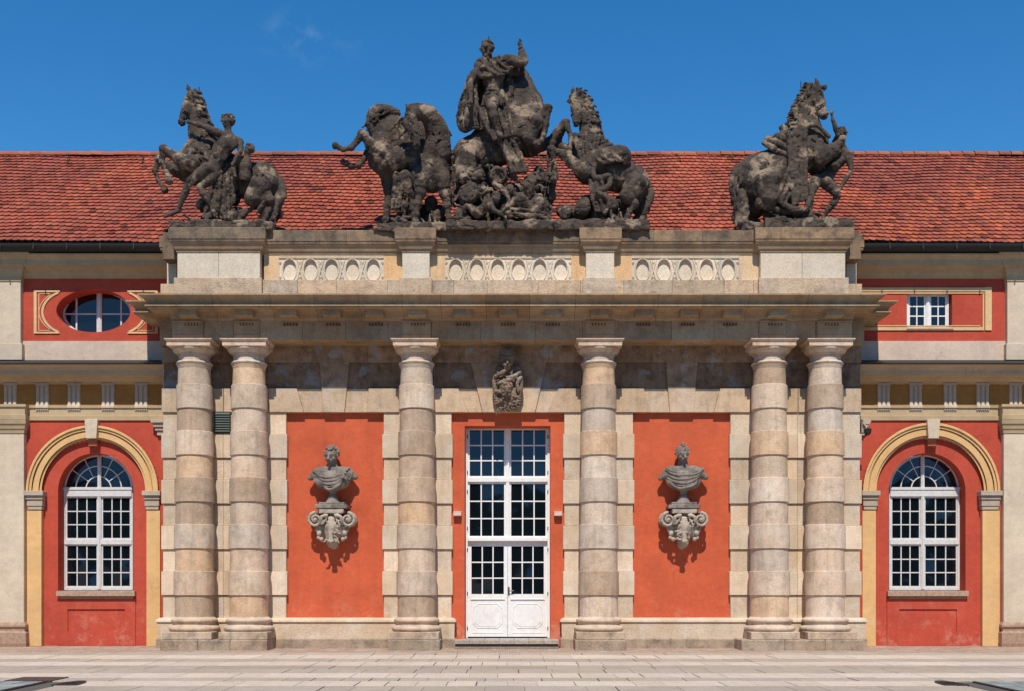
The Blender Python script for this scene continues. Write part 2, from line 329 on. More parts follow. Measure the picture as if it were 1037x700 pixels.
# ------------------------------------------------------------------ ground
YW = 0.85                         # wing wall plane
def build_ground():
    g = MB(); g.add([(-900, -900, 0), (900, -900, 0), (900, 900, 0), (-900, 900, 0)], [(0, 1, 2, 3)])
    m, t, n, b = new_mat('square_surface'); co = coords(t)
    v = mixc(t, 'MIX', ramp(t, noise(t, co, 0.5, 6), 0.4, 0.6), (0.10, 0.085, 0.07), (0.08, 0.07, 0.06))
    t.links.new(v, b.inputs['Base Color']); b.inputs['Roughness'].default_value = 0.95
    tag(g.build('ground', m), kind='structure')
    # small cobbles against the foot of the building
    m, t, n, b = new_mat('small_cobbles'); co = coords(t)
    br = t.nodes.new('ShaderNodeTexBrick'); br.inputs['Scale'].default_value = 1.0
    br.inputs['Brick Width'].default_value = 0.11; br.inputs['Row Height'].default_value = 0.09; br.inputs['Mortar Size'].default_value = 0.009
    br.inputs['Color1'].default_value = (0.42, 0.25, 0.18, 1); br.inputs['Color2'].default_value = (0.50, 0.38, 0.29, 1); br.inputs['Mortar'].default_value = (0.16, 0.12, 0.09, 1)
    t.links.new(co, br.inputs['Vector'])
    v = mixc(t, 'MULTIPLY', 1, br.outputs[0], ramp(t, noise(t, co, 6, 6, 0.7), 0.3, 0.7, (0.6,) * 3, (1.25,) * 3))
    v = mixc(t, 'MIX', mixc(t, 'MULTIPLY', 1, ramp(t, noise(t, co, 1.3, 5, 0.7), 0.5, 0.6), (0.6,) * 3), v, (0.46, 0.38, 0.30))
    t.links.new(v, b.inputs['Base Color']); b.inputs['Roughness'].default_value = 0.95
    bump(t, b, br.outputs['Fac'], -0.6, 0.02)
    c = MB(); c.box(-24, 24, -1.95, 0.9, -0.05, 0.012)
    tag(c.build('cobble_strip', m), kind='structure')
    # slab rows, each slab a block of its own tint
    m2 = stone('paving_slabs', (0.565, 0.475, 0.385), (0.52, 0.43, 0.335), (0.30, 0.24, 0.2), 0.35, 0.25, bmp=0.25, streak=0.0, big=0.5)
    p = MB()
    rows = [(-1.95, -2.80, 0.83), (-2.82, -3.98, 1.12), (-4.0, -4.98, 0.80), (-5.0, -5.98, 1.12), (-6.0, -6.93, 0.74), (-6.95, -7.88, 0.78),
            (-7.9, -8.83, 1.12), (-8.85, -9.53, 0.80), (-9.55, -10.38, 1.1), (-10.4, -11.3, 0.78), (-11.32, -12.2, 0.8), (-12.22, -13.1, 1.1),
            (-13.12, -14.1, 0.8), (-14.12, -15.1, 1.1), (-15.12, -16.1, 0.78), (-16.12, -17.1, 0.8), (-17.12, -18.1, 1.1), (-18.12, -19.1, 0.78)]
    for k, (ya, yb, t0) in enumerate(rows):
        x = -24 + R.random() * 0.5
        while x < 24:
            wd = R.choice((0.48, 0.48, 0.48, 0.5, 0.62, 0.96)); warm = 1.0 if t0 > 1 else 1.0
            if not (ya < -9.5 and (x < -7.7 or x + wd > 7.62)):
                k_ = t0 * R.uniform(0.93, 1.06); gp = R.choice((0.003, 0.006, 0.012, 0.02))
                tz = R.uniform(-0.003, 0.003)
                p.box(x, x + wd - gp, yb + 0.006, ya - 0.006, -0.05, 0.02 + tz, (k_, k_ * R.uniform(0.975, 1.0), k_ * R.uniform(0.95, 1.0)))
            x += wd
    tag(p.build('pavement', m2, bevel=0.004), kind='structure')
    # darker grey-green surface with its edging line at both front corners
    m3 = stone('grey_green_paving', (0.31, 0.335, 0.31), (0.26, 0.28, 0.26), (0.1, 0.11, 0.1), 0.5, 0.4, bmp=0.4)
    for sx, xa, xb in ((-1, -24, -7.80), (1, 7.72, 24)):
        q = MB(); x = xa
        while x < xb - 0.05:
            x2 = min(x + 0.3, xb)
            yy = -9.55
            while yy > -19: q.box(x, x2 - 0.012, yy - 0.288, yy, -0.05, 0.021 + R.uniform(-.003, .003), jit(0.2)); yy -= 0.3
            x = x2
        tag(q.build('side_paving', m3), kind='structure')
    for xe in (-7.75, 7.67):
        e = MB(); e.box(xe - 0.025, xe + 0.025, -19, -9.62, -0.05, 0.028)
        o = e.build('edging_rail', 'iron', bevel=0.01)
        tag(o, 'dark narrow metal edging line in the paving at the %s front corner' % ('left' if xe < 0 else 'right'), 'edging')
build_ground()

# ------------------------------------------------------------------ the palace building
P = empty('palace', (0, 0, 0), 'long red and sandstone baroque palace front with a six column centre and tiled roof', 'palace')

# ---- centre part: rusticated wall
ZPOD = Z(627, -0.05)
WT, ST = 0.605, 1.158                 # height of a wide course, distance between courses
def zw(i): return 1.352 + ST * i      # bottom of the i-th wide course
ZL0, ZL1, ZL2 = zw(4), Z(367, 0), Z(344, 0)
bays = [(288.9, 388.4), (456.6, 571.6), (641, 740)]
zones = [(164.5, 289.4), (388.4, 457.1), (571.6, 641.2), (740.2, 871.5)]
def build_centre_wall():
    red = MB()
    for i, (a, b) in enumerate(bays):
        if i == 1: continue
        red.box(X(a) - 0.1, X(b) + 0.1, 0.16, 0.5, ZPOD - 0.1, ZL0 + 0.1)
    # door bay with opening
    da, db, dt = X(470.6, .16), X(557.4, .16), Z(431.5, .16)
    red.box(X(bays[1][0]) - 0.1, da, 0.16, 0.92, 0.05, ZL0 + 0.1); red.box(db, X(bays[1][1]) + 0.1, 0.16, 0.92, 0.05, ZL0 + 0.1)
    red.box(da - .001, db + .001, 0.1601, 0.92, dt, ZL0 + 0.1)
    red.build('red_wall_field', 'red', P)
    q = MB()
    for zi, (a, b) in enumerate(zones):
        xa, xb = X(a), X(b)
        # split lines of blocks inside a zone
        cuts = {0: [197, 226, 252], 1: [421.9], 2: [606.2], 3: [779, 808, 836]}[zi]
        cx = [xa] + [X(c) for c in cuts] + [xb]
        q.cut()
        z = ZPOD - 0.02
        for i in range(-1, 4):
            segs = []
            if i >= 0: segs.append((zw(i), zw(i) + WT, 0.0, 0.033))
            top = zw(i + 1); bot = zw(i) + WT if i >= 0 else z
            segs.append((bot, top, 0.045, 0.0))
            for (z0, z1, yf, ext) in segs:
                for k in range(len(cx) - 1):
                    x0 = cx[k] - (ext if k == 0 else 0); x1 = cx[k + 1] + (ext if k == len(cx) - 2 else 0)
                    tb = jit(0.09, 0.035)
                    if R.random() < 0.12: tb = jit(0.03, 0.02, 1.22)
                    q.box(x0, x1 - (0.004 if k < len(cx) - 2 else 0), yf, 0.55, z0 + 0.002, z1 - 0.002, tb)
    q.build_each('rusticated_pier', 'sand', P, bevel=0.009)
    # lintel zone over the three bays, wall at the outer ends
    l = MB(); XL, XR = X(163.7), X(872.3)
    l.box(XL + .004, XR - .004, 0.078, 0.6, ZL0 + .01, ZL2 + 0.3, (.9, .9, .9))
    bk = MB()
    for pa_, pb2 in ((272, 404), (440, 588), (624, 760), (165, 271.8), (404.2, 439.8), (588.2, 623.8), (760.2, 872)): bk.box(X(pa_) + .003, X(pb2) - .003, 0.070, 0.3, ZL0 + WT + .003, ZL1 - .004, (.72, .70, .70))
    bk.build('recessed_band', 'dirt_and_shadow', P)  # panels above the shadow line, cornice shadow put into their colour
    key = [(327.6, 348.8, 323.5, 353.6), (488.7, 541.9, 476.6, 553.5), (678.5, 702.5, 674.5, 706.5)]
    bayx = [(272, 404), (440, 588), (624, 760)]
    inner = [((307.5, 371.2), (300.5, 373.3)), ((474, 555.2), (464, 565.5)), ((658.6, 723), (652, 729.5))]
    zs = ZL0 + WT
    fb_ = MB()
    for b, (kb0, kb1, kt0, kt1) in enumerate(key):
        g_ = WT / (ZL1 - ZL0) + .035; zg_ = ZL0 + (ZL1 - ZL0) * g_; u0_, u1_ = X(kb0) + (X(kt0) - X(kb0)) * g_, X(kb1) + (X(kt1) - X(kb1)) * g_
        l.prism([(X(kb0), ZL0), (X(kb1), ZL0), (u1_, zg_), (u0_, zg_)], 0.0, 0.3, jit(.06)); fb_.prism([(u0_, zg_ + .001), (u1_, zg_ + .001), (X(kt1), ZL1), (X(kt0), ZL1)], 0.0, 0.3, (1.0, 1.0, 1.0))  # keystone split near the shadow line, its top painted as shadowed stone
        (ib0, ib1), (it0, it1) = inner[b]
        f_ = WT / (ZL1 - ZL0); ka_, kb_ = X(kb0) + (X(kt0) - X(kb0)) * f_, X(kb1) + (X(kt1) - X(kb1)) * f_
        l.prism([(X(ib0), ZL0 + .004), (X(kb0) - .004, ZL0 + .004), (ka_ - .005, zs), (X(it0), zs)], 0.045, 0.3, jit(.1))
        l.prism([(X(kb1) + .004, ZL0 + .004), (X(ib1), ZL0 + .004), (X(it1), zs), (kb_ + .005, zs)], 0.045, 0.3, jit(.1))
        ex0, ex1 = bayx[b]
        l.prism([(X(ex0), ZL0), (X(ib0) - .003, ZL0), (X(it0), zs), (X(ex0), zs)], 0.0, 0.3, jit(.08))
        l.prism([(X(ib1) + .003, ZL0), (X(ex1), ZL0), (X(ex1), zs), (X(it1), zs)], 0.0, 0.3, jit(.08))
    for a, b in ((163.7, 226), (226.5, 271.6), (404.4, 439.6), (588.4, 623.6), (760.4, 808), (808.5, 872.3)):
        l.box(X(a), X(b), 0.0, 0.3, ZL0, zs, jit(.06))
    # plain band above, in blocks
    xs = [163.7, 214, 262, 318, 372, 420, 470, 556, 606, 660, 716, 775, 822, 872.3]
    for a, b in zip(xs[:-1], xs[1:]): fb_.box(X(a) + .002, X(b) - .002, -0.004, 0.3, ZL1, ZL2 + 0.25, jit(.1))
    l.build('lintel_blocks', 'lintelstone', P, bevel=0.007); fb_.build('upper_band', 'dirt_and_shadow', P, bevel=0.005)  # upper band: dirt plus painted cornice shadow in the stone colour
    # podium: moulded top, face, darker foot
    def pod(xa, xb):
        s = MB(); zt = ZPOD
        s.sweep([(xa, 0.5), (xa, 0), (xb, 0), (xb, 0.5)],
                [(-0.3, zt + 0.03), (0.03, zt + 0.03), (0.10, zt - 0.02), (0.115, zt - 0.075), (0.075, zt - 0.09), (0.065, 0.25), (-0.3, 0.25)],
                lambda i: jit(.05))
        s.build('podium', 'sand', P, bevel=0.006)
        s = MB(); s.sweep([(xa, 0.5), (xa, 0), (xb, 0), (xb, 0.5)], [(-0.3, 0.26), (0.085, 0.262), (0.10, 0.235), (0.10, -0.05), (-0.3, -0.05)])
        s.build('podium_foot', 'plinth', P, bevel=0.01)
    pod(X(163), X(457.5)); pod(X(571.6), X(873))
    v = MB(); a, b = X(217), X(233.5)
    v.box(a, b, -0.012, 0.3, Z(438.5), Z(417), (.55, .6, .5))
    k = 0; z = Z(437.5)
    while z < Z(419):
        v.add([(a + .01, -.05, z), (b - .01, -.05, z), (b - .01, -.014, z + .035), (a + .01, -.014, z + .035), (a + .01, -.05, z + .012), (b - .01, -.05, z + .012), (b - .01, -.014, z + .047), (a + .01, -.014, z + .047)],
              [(0, 1, 2, 3), (7, 6, 5, 4), (0, 4, 5, 1)]); z += 0.062
    v.build('vent_grille', 'vent', P)
build_centre_wall()

# ---- the six columns
CY = -0.30
def build_column(pc, lower=None):
    cx = X(pc, CY); sh = MB()
    z0, z1 = 0.80, Z(368, CY - .39)
    def rad(z):
        u = max(0, min(1, (z - z0) / (z1 - z0))); return 0.505 - 0.075 * u ** 1.5 - 0.012 * max(0, u - .6)
    courses = []
    for i in range(-1, 5):
        if i >= 0: courses.append((zw(i), zw(i) + WT, 1))
        courses.append((zw(i) + WT if i >= 0 else z0, zw(i + 1) if i < 4 else z1, 0))
    for za, zb, wide in courses:
        t = jit(0.11, 0.05)
        u = R.random()
        if u < .13: t = (1.18, 1.2, 1.22)
        elif u < .30: t = (1.10, .97, .82)
        elif u < .46: t = (.80, .75, .70)
        if wide:
            pr = [(rad(za) - .04, za), (rad(za) - .006, za + .001), (rad(za) + .004, za + .012), (rad(zb) + .004, zb - .010), (rad(zb) - .005, zb), (rad(zb) - .04, zb + .002)]
        else:
            pr = [(rad(za) - .028, za), (rad(zb) - .028, zb)]
            if zb == z1: pr = [(rad(za) - .028, za), (rad(zb) - .03, zb - .1), (rad(zb) + .0, zb)]
        for a, b in zip(pr[:-1], pr[1:]): sh.lathe(cx, CY, [a, b], 48, lambda z: t)
    col = sh.build('column', 'drum', P)
    cap = MB(); r = 0.385; zt = Z(342.6, -0.87)
    tc = jit(.05); tt = lambda z: tc
    zb = z1
    cap.lathe(cx, CY, [(r - .02, zb - .02), (r + .03, zb), (r + .05, zb + .015), (r + .066, zb + .045), (r + .05, zb + .08), (r + .01, zb + .09), (r, zb + .10), (r - .004, zb + .24)], 48, tt)
    zc = zb + .24
    cap.lathe(cx, CY, [(r, zc), (r + .03, zc + .01), (r + .03, zc + .035), (r + .05, zc + .04), (r + .10, zc + .075), (r + .135, zc + .12), (r + .145, zc + .16), (r + .13, zc + .175)], 48, tt)
    za = zc + .172
    hw = 0.535
    def sq(h0, h1, a, b, t=(1.12, 1.08, 1.05)):
        vs = [(cx + sx * h, CY + sy * h, z) for h, z in ((h0, a), (h1, b)) for sx, sy in ((-1, -1), (1, -1), (1, 1), (-1, 1))]
        cap.add(vs, [(0, 3, 2, 1), (4, 5, 6, 7), (0, 1, 5, 4), (1, 2, 6, 5), (2, 3, 7, 6), (3, 0, 4, 7)], t)
    h3 = (zt - za)
    sq(hw, hw, za, za + h3 * .55); sq(hw - .005, hw + .045, za + h3 * .55, za + h3 * .86); sq(hw + .05, hw + .05, za + h3 * .86, zt)
    cap.build('capital', 'drum', col)
    ba = MB(); rb = 0.505; tb = jit(.06); tt = lambda z: tb
    zp = 0.46
    def torus(rc, z0_, z1_, bul):
        out = []
        for k in range(9):
            a = -math.pi / 2 + math.pi * k / 8; out.append((rc + bul * math.cos(a), (z0_ + z1_) / 2 + (z1_ - z0_) / 2 * math.sin(a)))
        return out
    ba.lathe(cx, CY, torus(rb + .045, zp, zp + .14, .075), 48, tt)
    ba.lathe(cx, CY, [(rb + .05, zp + .14), (rb + .03, zp + .15), (rb + .01, zp + .18), (rb + .02, zp + .21), (rb + .035, zp + .22)], 48, tt)
    ba.lathe(cx, CY, torus(rb + .01, zp + .215, zp + .325, .055), 48, tt)
    ba.lathe(cx, CY, [(rb + .02, zp + .32), (rb - .005, zp + .345), (rb - .03, zp + .36)], 48, tt)
    ba.build('base', 'drum', col)
    pl = MB(); pl.box(cx - .60, cx + .60, CY - .655, 0.2, 0.272, 0.462, jit(.06, .03, 1.35))
    pl.build('plinth', 'plinth', col, bevel=0.014)
    return col
colpx = [197.0, 252.3, 421.9, 606.2, 779.2, 835.5]
for pc in colpx: build_column(pc)
# shared lower plinths: one under each outer pair, one under each middle column
def plinth(xa, xb, cuts, name='column_plinth'):
    s = MB(); cs = [xa] + cuts + [xb]
    for a, b in zip(cs[:-1], cs[1:]): s.box(a, b - .003, -0.985, 0.15, -0.05, 0.273, jit(.12))
    s.build(name, 'plinth', P, bevel=0.018)
ym = -0.985
plinth(X(162, ym), X(270.6, ym), [X(200, ym), X(233, ym)]); plinth(X(393, ym), X(445.5, ym), [])
plinth(X(582.5, ym), X(634.5, ym), []); plinth(X(751, ym), X(874.5, ym), [X(795, ym), X(836, ym)])

# ---- entablature
FY = -0.70; FX = 8.35; RX = 8.86; RY = -0.06
path0 = [(-RX, YW + .3), (-RX, RY), (-FX, RY), (-FX, FY), (FX, FY), (FX, RY), (RX, RY), (RX, YW + .3)]
def jointed(path, joints):
    """insert 9 mm joint segments into the long front run; returns path and the set of joint segment indices"""
    out = path[:4]; js = set()
    for x in joints:
        out.append((x - .0045, FY)); js.add(len(out) - 1); out.append((x + .0045, FY))
    return out + path[4:], js
Z_FB, Z_FT, Z_CF, Z_CT = Z(342.6, -0.87), Z(325.5, FY), Z(310, -1.22), Z(297, -1.38)
def build_entab():
    js_f = [X(p, FY) for p in (206.5, 236.5, 263, 306, 350, 393, 437, 487, 542, 590, 626, 680, 723, 768, 796, 826)]
    pth, js = jointed(path0, js_f)
    tn = {}
    def tf(i):
        if i in js: return (.22, .2, .18)
        return jit(.16, .04)
    f = MB()
    f.sweep(pth, [(-.5, Z_FB + .002), (0, Z_FB + .002), (0, Z_FT), (-.5, Z_FT)], tf)
    # fill behind to the wall so that the underside closes
    f.box(-RX + .01, RX - .01, -0.21, 0.5, Z_FB + .004, Z_CT - .05)
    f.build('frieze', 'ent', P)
    # bed moulding + corona + cornice
    js_c = [X(p, -1.3) for p in (214.5, 273.5, 318, 363, 407, 446, 492, 536.5, 583, 621, 667, 712, 759, 819)]
    pth, js = jointed(path0, js_c)
    c = MB()
    prof = [(-.5, Z_FT - .001), (.025, Z_FT - .001), (.035, Z_FT + .03), (.06, Z_FT + .05), (.08, Z_FT + .14), (.11, Z_CF - .055), (.50, Z_CF - .03), (.52, Z_CF - .028), (.52, Z_CF - .002),
            (.545, Z_CF - .002), (.545, Z_CF + .026), (.49, Z_CF + .045), (.49, Z_CF + .10), (.515, Z_CF + .112), (.52, Z_CF + .15), (.565, Z_CF + .19), (.63, Z_CF + .215), (.668, Z_CF + .235), (.668, Z_CT), (.60, Z_CT + .012), (-.5, Z_CT + .06)]
    c.sweep(pth, prof, tf)
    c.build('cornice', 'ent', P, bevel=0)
    # mutules
    mt = [(179.5, 199.8), (236.2, 256), (281.6, 300.5), (325.6, 344.8), (369, 388.5), (413.3, 430.8), (460, 477), (505.8, 523), (551.8, 569), (598.7, 616.4),
          (644, 662.3), (689, 708), (732.5, 752), (778.8, 798), (837, 856)]
    yfr = -1.08
    m = MB()
    for a, b in mt:
        x0, x1 = X(a, yfr), X(b, yfr); xc = (x0 + x1) / 2; hw = .215; t = jit(.1)
        m.cut(); m.box(xc - hw, xc + hw, yfr, FY - .02, Z_FT + .055, Z_CF - .02, t); m.box(xc - hw - .012, xc + hw + .012, yfr - .012, FY - .02, Z_CF - .055, Z_CF - .018, t)
        for k in range(5):
            gx = xc * (1.0) + (k - 2) * .075
            m.box(gx - .017, gx + .017, FY - .042, FY + .02, Z_FT - .115, Z_FT - .055, (.3, .26, .22))
    m.build_each('mutule', 'ent', P, bevel=0.006)
    # plain frieze blocks over the columns
    fb = MB()
    for a, b in ((175.8, 206.2), (236.9, 263), (407.5, 436.3), (593, 622.5), (769.5, 796), (827.5, 858.2)):
        x0, x1 = X(a, FY), X(b, FY)
        if a < 180: x0 = -FX - .03
        if b > 855: x1 = FX + .03
        fb.cut(); fb.box(x0, x1, FY - .032, FY + .02, Z_FB + .003, Z_FB + .13, jit(.08)); fb.box(x0, x1, FY - .036, FY + .02, Z_FB + .136, Z_FT - .035, jit(.08))
        fb.box(x0 - .01, x1 + .01, FY - .06, FY + .02, Z_FT - .033, Z_FT + .01, jit(.05))
    fb.build_each('frieze_block', 'ent', P, bevel=0.005)
build_entab()

# ---- parapet (attic)
AY = -0.52            # plane of the recessed relief panels' surround
PY = -0.72            # face of the pedestals
ZA0 = Z_CT + .02
def zat(py): return Z(py, PY)
ZB1, ZC0, ZC1 = zat(281.5), zat(258), Z(232.8, AY - .17)
ZD = Z(245, PY - .13)     # lower edge of the coping slab
def relief_cells(mb, rim, x0, n, cw, z0, z1):
    rx, rz = 0.16, (z1 - z0) / 2 * .95
    for i in range(n):
        a = x0 + cw * i; cxx = a + cw / 2; cz = (z0 + z1) / 2 - .01
        hole = [(cxx + rx * math.cos(t * math.pi / 14), cz + rz * math.sin(t * math.pi / 14)) for t in range(28)]
        tt = jit(.07, .03, R.choice((1, 1.05, 1.2)))
        mb.hole_wall((a, a + cw, z0, z1), hole, (cxx, cz), AY + .02, 0.10, tt)
        mb.prism([(cxx + (rx + .01) * math.cos(t * math.pi / 10), cz + (rz + .01) * math.sin(t * math.pi / 10)) for t in range(20)], AY + .085, AY + .2, jit(.08, .03, 1.15))
        pts = [(cxx + (rx + .022) * math.cos(t * math.pi / 14), AY + .018, cz + (rz + .018) * math.sin(t * math.pi / 14)) for t in range(29)]
        rim.tube(pts, .019, 6, tt)
        if i < n - 1 or True:
            for xx, sg in ((a, 1), (a + cw, -1)):
                for sz in (-1, 1):
                    q = []
                    for k in range(9):                       # small scroll between the ovals
                        an = k * .75; rr = .05 * (1 - k / 11)
                        q.append((xx + sg * (.028 + rr * .5 * math.cos(an)), AY + .012, cz + sz * (rz * .62 + rr * math.sin(an) + .01)))
                    rim.tube(q, .012, 5, tt)
            if i:
                for sg in (-1, 1):          # the bands cross between two ovals
                    rim.tube([(a - sg * .07, AY + .014, cz - rz * .95), (a - sg * .035, AY + .006, cz - rz * .5), (a, AY + (.0 if sg > 0 else .012), cz), (a + sg * .035, AY + .006, cz + rz * .5), (a + sg * .07, AY + .014, cz + rz * .95)], .016, 6, tt)
            if False: rim.tube([(a + .001, AY + .01, cz - rz * .45), (a + .001, AY + .0, cz), (a + .001, AY + .01, cz + rz * .45)], .02, 6, tt)
def build_attic():
    xl, xr = -RX + .03, RX - .03
    body = MB(); rim = MB(); cells = MB()
    panels = [(282.5, 388.5, 5), (450.8, 578.5, 6), (640, 748.5, 5)]
    z0, z1 = zat(281.8), zat(259.3)
    xs = [X(265.5, PY)] + [X(p, AY) for t in panels for p in t[:2]] + [X(770, PY)]
    for i in range(0, 8, 2):
        a, b = xs[i], xs[i + 1]; n = max(1, round((b - a) / .5))
        for k in range(n):
            body.box(a + (b - a) * k / n + .001, a + (b - a) * (k + 1) / n - .001, AY, 0.2, z0 - .02, ZC0 + .1, R.choice((jit(.06), (1.12, 1.05, .95), (1.15, .95, .72))))
    for a, b, n in panels:
        xa, xb = X(a, AY), X(b, AY); rim.cut()
        cells.cut(); relief_cells(cells, rim, xa, n, (xb - xa) / n, z0, z1)
        body.box(xa, xb, AY + .18, 0.2, z0 - .02, ZC0 + .1)
        body.box(xa, xb, AY - .004, AY + .3, z1, ZC0 + .1, jit(.05))
        body.box(xa, xb, AY - .004, AY + .3, z0 - .05, z0 - .002, jit(.05))
    body.build('parapet_panels', 'attic', P)
    for o_ in cells.build_each('relief_panel', 'atticpale', P): pass
    rim.build_each('parapet_relief', 'atticpale', P)
    # base course (porous stone)
    b = MB(); x = X(265, PY); xe = X(770.5, PY)
    while x < xe:
        x2 = min(x + R.uniform(.7, 1.3), xe)
        b.box(x, x2 - .005, AY - .10, 0.2, ZA0, z0 - .012, jit(.12, .06)); x = x2
    for a, c in ((X(176.3, PY), X(265.3, PY)), (X(404.5, PY), X(437.3, PY)), (X(590.3, PY), X(624, PY)), (X(768.3, PY), X(859.2, PY))):
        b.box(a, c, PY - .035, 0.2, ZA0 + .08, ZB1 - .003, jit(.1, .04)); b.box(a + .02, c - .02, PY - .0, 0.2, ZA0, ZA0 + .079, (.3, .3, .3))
    b.box(X(163.5, -.02), X(177, -.02), -.10, .6, ZA0, Z(287.5, -.1), (1.1, 1.05, 1)); b.box(X(858, -.02), X(872, -.02), -.10, .6, ZA0, Z(287.5, -.1), (1.1, 1.05, 1))
    b.build('parapet_base', 'porous', P, bevel=0.008)
    # pedestals
    p = MB()
    for a, c, cuts in ((179.6, 263.2, [221.5]), (407.4, 435, []), (593.5, 622, []), (770.3, 856, [812.5])):
        xx = [X(a, PY)] + [X(q, PY) for q in cuts] + [X(c, PY)]
        p.cut()
        for u, v_ in zip(xx[:-1], xx[1:]): p.box(u, v_ - (.006 if v_ != xx[-1] else 0), PY, 0.3, ZB1 - .01, ZC0 + .2, jit(.04, .02, 1.05))
    p.cut(); p.box(X(169.3, 0), X(179, 0), -.02, .6, Z(288, 0), Z(255, 0), (1.05, 1.05, 1.05)); p.cut(); p.box(X(857, 0), X(867.2, 0), -.02, .6, Z(288, 0), Z(255, 0), (1.05, 1.05, 1.05))
    p.build_each('parapet_pedestal', 'atticpale', P, bevel=0.007)
    # coping: mouldings following the pedestals, split in stones
    path = [(X(170.5, 0), YW + .35), (X(170.5, 0), -.02), (X(179.6, PY), -.02), (X(179.6, PY), PY), (X(263.2, PY), PY), (X(263.2, PY), AY), (X(407.4, PY), AY), (X(407.4, PY), PY), (X(435, PY), PY), (X(435, PY), AY),
            (X(593.5, PY), AY), (X(593.5, PY), PY), (X(622, PY), PY), (X(622, PY), AY), (X(770.3, PY), AY), (X(770.3, PY), PY), (X(856, PY), PY), (X(856, PY), -.02), (X(866, 0), -.02), (X(866, 0), YW + .35)]
    m = MB()
    m.sweep(path, [(-.15, ZC0 + .06), (.02, ZC0 + .06), (.03, ZC0 + .12), (.06, ZC0 + .13), (.085, ZC0 + .19), (.10, ZC0 + .25), (.14, ZD - .012), (.13, ZD + .01), (-.15, ZD + .01)], lambda i: jit(.12, .04))
    m.build('parapet_moulding', 'ent', P)
    c = MB()
    cp = []
    fine = [path[0]]
    for a, b_ in zip(path[:-1], path[1:]):
        L = math.hypot(b_[0] - a[0], b_[1] - a[1])
        if L > 1.6:
            n = int(L / 1.05)
            for k in range(1, n):
                u = (k + R.uniform(-.2, .2)) / n
                for e in (-.004, .004): fine.append((a[0] + (b_[0] - a[0]) * u + (e if b_[0] > a[0] else -e), a[1] + (b_[1] - a[1]) * u))
        fine.append(b_)
    def tc(i):
        L = math.hypot(fine[i + 1][0] - fine[i][0], fine[i + 1][1] - fine[i][1])
        if L < .02: return (.3, .28, .26)
        return R.choice((jit(.12, .05), (1.35, 1.25, 1.1), (.85, .85, .85), (1.15, 1.08, 1.0)))
    c.sweep(fine, [(-.15, ZD + .002), (.15, ZD + .002), (.155, ZD + .05), (.17, ZD + .07), (.17, ZC1 - .02), (.14, ZC1), (-.15, ZC1 + .02)], tc)
    c.box(X(170.5, 0), X(866, 0), -.45, YW + .35, ZD - .3, ZC1 + .015, (.8, .8, .8))
    c.build('parapet_coping', 'cope', P)
    # statue plinth slabs on the outer pedestals
    s = MB()
    for a, b_ in ((179.6, 263.2), (770.3, 856)): s.cut(); s.box(X(a, PY) - .165, X(b_, PY) + .165, PY - .165, .45, ZC1 - .03, Z(230, PY - .17), jit(.1, .02, 1.1))
    for a, b_ in ((378, 446), (448, 556), (560, 650)): s.cut(); s.box(X(a, PY), X(b_, PY), PY - .06, .5, ZC1 - .01, ZC1 + .075, jit(.1))
    s.build_each('statue_plinth', 'cope', P, bevel=0.02)
build_attic()

# ---- door
def bar(mb, x0, x1, z0, z1, y0, y1, t=(1, 1, 1)): mb.box(x0, x1, y0, y1, z0, z1, t)
def pane_grid(fr, gl, x0, x1, z0, z1, nx, nz, yf, mw=.032, rim=.05, depth=.05):
    """a sash: rim, glazing bars, glass"""
    fr.box(x0, x0 + rim, yf, yf + depth, z0, z1); fr.box(x1 - rim, x1, yf, yf + depth, z0, z1)
    fr.box(x0 + rim, x1 - rim, yf + .001, yf + depth, z0, z0 + rim); fr.box(x0 + rim, x1 - rim, yf + .001, yf + depth, z1 - rim, z1)
    ix0, ix1, iz0, iz1 = x0 + rim, x1 - rim, z0 + rim, z1 - rim
    for i in range(1, nx):
        x = ix0 + (ix1 - ix0) * i / nx; fr.box(x - mw / 2, x + mw / 2, yf + .008, yf + depth - .005, iz0, iz1)
    for j in range(1, nz):
        z = iz0 + (iz1 - iz0) * j / nz; fr.box(ix0, ix1, yf + .012, yf + depth - .004, z - mw / 2, z + mw / 2)
    for i in range(nx):
        for j in range(nz):
            a, b_ = ix0 + (ix1 - ix0) * i / nx, ix0 + (ix1 - ix0) * (i + 1) / nx
            c, d = iz0 + (iz1 - iz0) * j / nz, iz0 + (iz1 - iz0) * (j + 1) / nz
            e1, e2 = R.uniform(-.004, .004), R.uniform(-.004, .004)
            y = yf + depth * .6
            gl.add([(a, y - e1, c), (b_, y + e1, c - 0), (b_, y + e1 + e2, d), (a, y - e1 + e2, d)], [(0, 1, 2, 3)])
